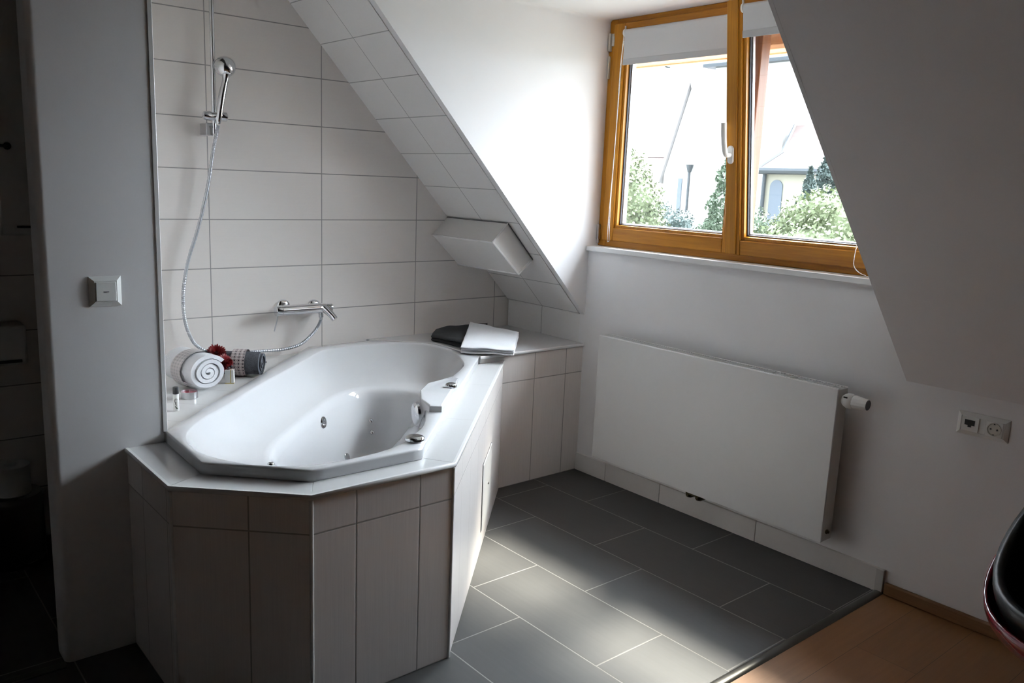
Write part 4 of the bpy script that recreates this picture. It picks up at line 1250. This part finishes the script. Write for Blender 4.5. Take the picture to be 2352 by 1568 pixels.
# choir
xc = 22.5
c0, c1 = wp(1760, 392, xc), wp(1960, 372, xc)
cz = c0.z
yc1 = c0.y - 7
bm = NB(); box(bm, (xc, yc1, GZ), (xc + 6, c0.y, cz)); finish('choir_wall', bm, M['render_cream'], chu)
rdg = wp(1826, 288, xc + 2.4); fl0 = wp(1797, 350, xc + .8)
bm = NB()
e = .3
pA = [(xc - e, c0.y + e, cz - .02), (xc - e, yc1 - e, cz - .02), (xc + 6 + e, yc1 - e, cz - .02), (xc + 6 + e, c0.y + e, cz - .02)]
fy = c0.y - fl0.y
pB = [(xc + .8, fl0.y, fl0.z), (xc + .8, yc1 + fy, fl0.z), (xc + 5.2, yc1 + fy, fl0.z), (xc + 5.2, fl0.y, fl0.z)]
pC = [(xc + 2.4, rdg.y, rdg.z), (xc + 2.4, yc1 + (c0.y - rdg.y), rdg.z + .0), (xc + 3.6, yc1 + (c0.y - rdg.y), rdg.z), (xc + 3.6, rdg.y, rdg.z)]
L1, L2, L3 = ([bm.verts.new(p) for p in X] for X in (pA, pB, pC))
for X, Y in ((L1, L2), (L2, L3)):
    for k in range(4): bm.faces.new((X[k], X[(k + 1) % 4], Y[(k + 1) % 4], Y[k]))
bm.faces.new(L3); bm.faces.new(L1[::-1])
finish('choir_roof', bm, M['roof_red'], chu)
bm = NB(); tube(bm, [(xc - e, c0.y + e, cz), (xc - e, yc1, cz)], .12, 8); tube(bm, [(xc - .1, c0.y - .02, cz - .1), (xc - .1, c0.y - .02, GZ)], .07, 8)
tube(bm, [pA[0], pB[0], pC[0]], .06, 6)
finish('gutter', bm, M['zinc'], chu)
wa = wp(1783, 440, xc)
pts = []
hw = .24
for k in range(13):
    a = PI * k / 12; pts.append((xc - .04, wa.y + hw * math.cos(a), wa.z + .15 + hw * math.sin(a)))
pts += [(xc - .04, wa.y - hw, -2.6), (xc - .04, wa.y + hw, -2.6)]
bm = NB(); slab(bm, pts, (1, 0, 0), .05); finish('choir_window', bm, M['window_blue'], chu)
w2 = wp(1561, 440, xg)
bm = NB(); slab(bm, [(xg - .04, w2.y + .10, w2.z + .55), (xg - .04, w2.y - .10, w2.z + .55), (xg - .04, w2.y - .10, w2.z - .9), (xg - .04, w2.y + .10, w2.z - .9)], (1, 0, 0), .05); finish('nave_window', bm, M['window_blue'], chu)
dp = wp(1591, 384, xg)
bm = NB(); lathe(bm, [(0, .16), (-.30, .08), (-.32, .05)], (xg - .2, dp.y, dp.z + .1), (0, 0, 1), 10); tube(bm, [(xg - .2, dp.y, dp.z - .2), (xg - .2, dp.y, GZ)], .055, 8)
finish('downpipe', bm, M['zinc'], chu)
# low house with a red roof left of the church
hx_ = 34
ha, hb = wp(1485, 378, hx_), wp(1535, 470, hx_)
ho = thing('house', 'low house with a red tiled roof behind the yellow-green tree', 'house', (hx_, ha.y, GZ))
bm = NB(); box(bm, (hx_, hb.y - 2, GZ), (hx_ + 7, ha.y + 5, hb.z)); finish('house_wall', bm, M['render_cream'], ho)
bm = NB(); slab(bm, [(hx_ - .4, hb.y - 2.3, hb.z - .1), (hx_ - .4, ha.y + 5.3, hb.z - .1), (hx_ + 3.5, ha.y + 5.3, ha.z + .5), (hx_ + 3.5, hb.y - 2.3, ha.z + .5)], (.5, 0, 1), .1)
slab(bm, [(hx_ + 7.4, hb.y - 2.3, hb.z - .1), (hx_ + 7.4, ha.y + 5.3, hb.z - .1), (hx_ + 3.5, ha.y + 5.3, ha.z + .5), (hx_ + 3.5, hb.y - 2.3, ha.z + .5)], (-.5, 0, 1), .1)
finish('roof', bm, M['roof_red'], ho)

# trees
def tree(name, label, lobes, mat, trunk, leaf=.12, count=2600, conical=False, seed=1, grp='trees and shrubs outside the window'):
    rnd = random.Random(seed)
    t = thing(name, label, 'tree', (trunk[0], trunk[1], GZ), grp)
    bm = NB()
    tot = sum(r[0] * r[1] * r[2] for _, r in lobes) ** (1)
    wts = [(r[0] * r[1] * r[2]) ** .66 for _, r in lobes]; sw_ = sum(wts)
    for (c, r), w in zip(lobes, wts):
        for _ in range(int(count * 2.4 * w / sw_)):
            while True:
                v = Vector((rnd.gauss(0, 1), rnd.gauss(0, 1), rnd.gauss(0, 1)))
                if v.length > .01: break
            v.normalize(); k = rnd.uniform(.62, 1.06)
            if conical:
                h = rnd.random() ** 1.5; a = rnd.uniform(0, 2 * PI); wv = (1 - h) * (.75 + .35 * (math.sin(h * 38) * .5 + .5)) * rnd.uniform(.6, 1.05)
                p = Vector((c[0] + r[0] * wv * math.cos(a), c[1] + r[1] * wv * math.sin(a), c[2] - r[2] + 2 * r[2] * h - .25 * wv))
            else:
                p = Vector((c[0] + v.x * r[0] * k, c[1] + v.y * r[1] * k, c[2] + v.z * r[2] * k))
            u = Vector((rnd.gauss(0, 1), rnd.gauss(0, 1), rnd.gauss(0, 1))).normalized(); q = u.cross(v if abs(u.dot(v)) < .95 else Vector((0, 0, 1))).normalized()
            s = leaf * .55 * rnd.uniform(.6, 1.3)
            vs = [bm.verts.new(p + u * s), bm.verts.new(p + q * s * .55), bm.verts.new(p - u * s), bm.verts.new(p - q * s * .55)]
            bm.faces.new(vs)
        if not conical:
            bmesh.ops.create_icosphere(bm, subdivisions=2, radius=1, matrix=Matrix.Translation(Vector(c)) @ Matrix.Diagonal((r[0] * .72, r[1] * .72, r[2] * .72, 1)))
    finish('foliage', bm, mat, t)
    bm = NB(); tube(bm, [(trunk[0], trunk[1], GZ), (trunk[0], trunk[1], trunk[2])], lambda i, f: .16 - .08 * f, 10); finish('trunk', bm, M['bark'], t)
    return t
def lobe(px, py, x, ry, rz, rx=None):
    c = P(px, py, 0, x); return ((c.x, c.y, c.z), (rx or ry, ry, rz))
def tr_at(px, x, z): c = P(px, 500, 0, x); return (c.x, c.y, z)
tree('broadleaf_tree', 'tall yellow-green broadleaf tree at the left of the left pane', [lobe(1430, 420, 14, .75, 1.0), lobe(1460, 470, 14, .75, .9), lobe(1440, 530, 14, 1.1, 1.0), lobe(1492, 520, 14, .35, .6), lobe(1380, 470, 14, 1.0, 1.2)], M['leaf_yellow'], tr_at(1440, 14, 0), .11, 5200, seed=2)
tree('shrub', 'dark blue-green shrub in front of the white church wall', [lobe(1540, 528, 17, .65, .65), lobe(1520, 500, 17, .4, .5), lobe(1562, 520, 17, .45, .5), lobe(1545, 570, 17, 1.2, .8)], M['leaf_dark'], tr_at(1540, 17, -1), .08, 3000, seed=3)
tree('spruce_tree', 'spruce with drooping branches beside the middle window post', [lobe(1676, 470, 15, 1.15, 2.0)], M['leafy'], tr_at(1676, 15, .5), .11, 2600, True, seed=4)
tree('spruce_tree', 'small bushy spruce low in the left pane between downpipe and post', [lobe(1636, 540, 13, .75, .75)], M['leafy'], tr_at(1636, 13, -1), .08, 1800, True, seed=5)
tree('shrub', 'small green shrub at the lower corner of the right pane', [lobe(1737, 530, 18.5, .46, .68), lobe(1725, 580, 18.5, 1.0, .7)], M['leafy'], tr_at(1730, 18.5, -1), .08, 1500, seed=6)
tree('conifer', 'pointed dark conifer rising behind the pale leafy tree', [lobe(1898, 470, 19, 1.05, 2.3)], M['leaf_dark'], tr_at(1898, 19, 1), .13, 3400, True, seed=7)
tree('conifer', 'shorter dark conifer left of the pointed conifer', [lobe(1850, 510, 15.8, .8, 1.3)], M['leaf_dark'], tr_at(1850, 15.8, 1), .12, 2400, True, seed=8)
tree('broadleaf_tree', 'pale green leafy tree filling the lower right pane', [lobe(1860, 510, 14, .75, .62), lobe(1905, 495, 14, .75, .62), lobe(1830, 545, 14, .75, .6), lobe(1950, 530, 14, .9, .8), lobe(1900, 580, 14, 1.8, .8)], M['leaf_yellow'], tr_at(1880, 14, -1), .09, 5600, seed=9)

# ------------------------------------------------------------------ light
w = bpy.data.worlds.new('sky'); sc.world = w; w.use_nodes = True
nt = w.node_tree; bg = nt.nodes['Background']
tc = nt.nodes.new('ShaderNodeTexCoord')
nz = noise_tex(nt, tc.outputs['Generated'], 2.5, 4, .55)
col = mixc(nt, nz, (.78, .86, 1.0), (.87, .93, 1.0))
spw = nt.nodes.new('ShaderNodeSeparateXYZ'); lk(nt, tc.outputs['Generated'], spw.inputs[0])
elev = mth(nt, 'MAXIMUM', spw.outputs[2], 0.0)
lk(nt, col, bg.inputs['Color'])
dt = nt.nodes.new('ShaderNodeVectorMath'); dt.operation = 'DOT_PRODUCT'      # bright haze around the hidden sun
lk(nt, tc.outputs['Generated'], dt.inputs[0]); dt.inputs[1].default_value = (.68, .03, .73)
glow = mth(nt, 'POWER', mth(nt, 'MAXIMUM', dt.outputs['Value'], 0.0), 3.0)
lk(nt, mth(nt, 'MULTIPLY', mth(nt, 'ADD', .13, mth(nt, 'MULTIPLY', glow, 1.14)), 50.0), bg.inputs['Strength'])
sun = bpy.data.lights.new('sun', 'SUN'); sun.energy = 23.0; sun.angle = math.radians(9); sun.color = (1.0, .93, .82)
so_ = bpy.data.objects.new('sun', sun); COL.objects.link(so_)
el = math.radians(51.2); az = math.radians(14)
sd = Vector((math.cos(el) * math.cos(az), math.cos(el) * math.sin(az), math.sin(el)))   # towards the sun
so_.rotation_euler = sd.to_track_quat('Z', 'Y').to_euler()
so_.location = (6, 0, 8)

vs_ = sc.view_settings
sc.display_settings.display_device = 'sRGB'
vs_.view_transform = 'Standard'; vs_.look = 'None'; vs_.gamma = 1.0; vs_.use_curve_mapping = False
vs_.exposure = 0.14
sc.cycles.max_bounces = 12; sc.cycles.use_adaptive_sampling = True; sc.cycles.adaptive_threshold = .02; sc.cycles.diffuse_bounces = 6; sc.cycles.glossy_bounces = 5; sc.cycles.transparent_max_bounces = 16
sc.cycles.sample_clamp_indirect = 12
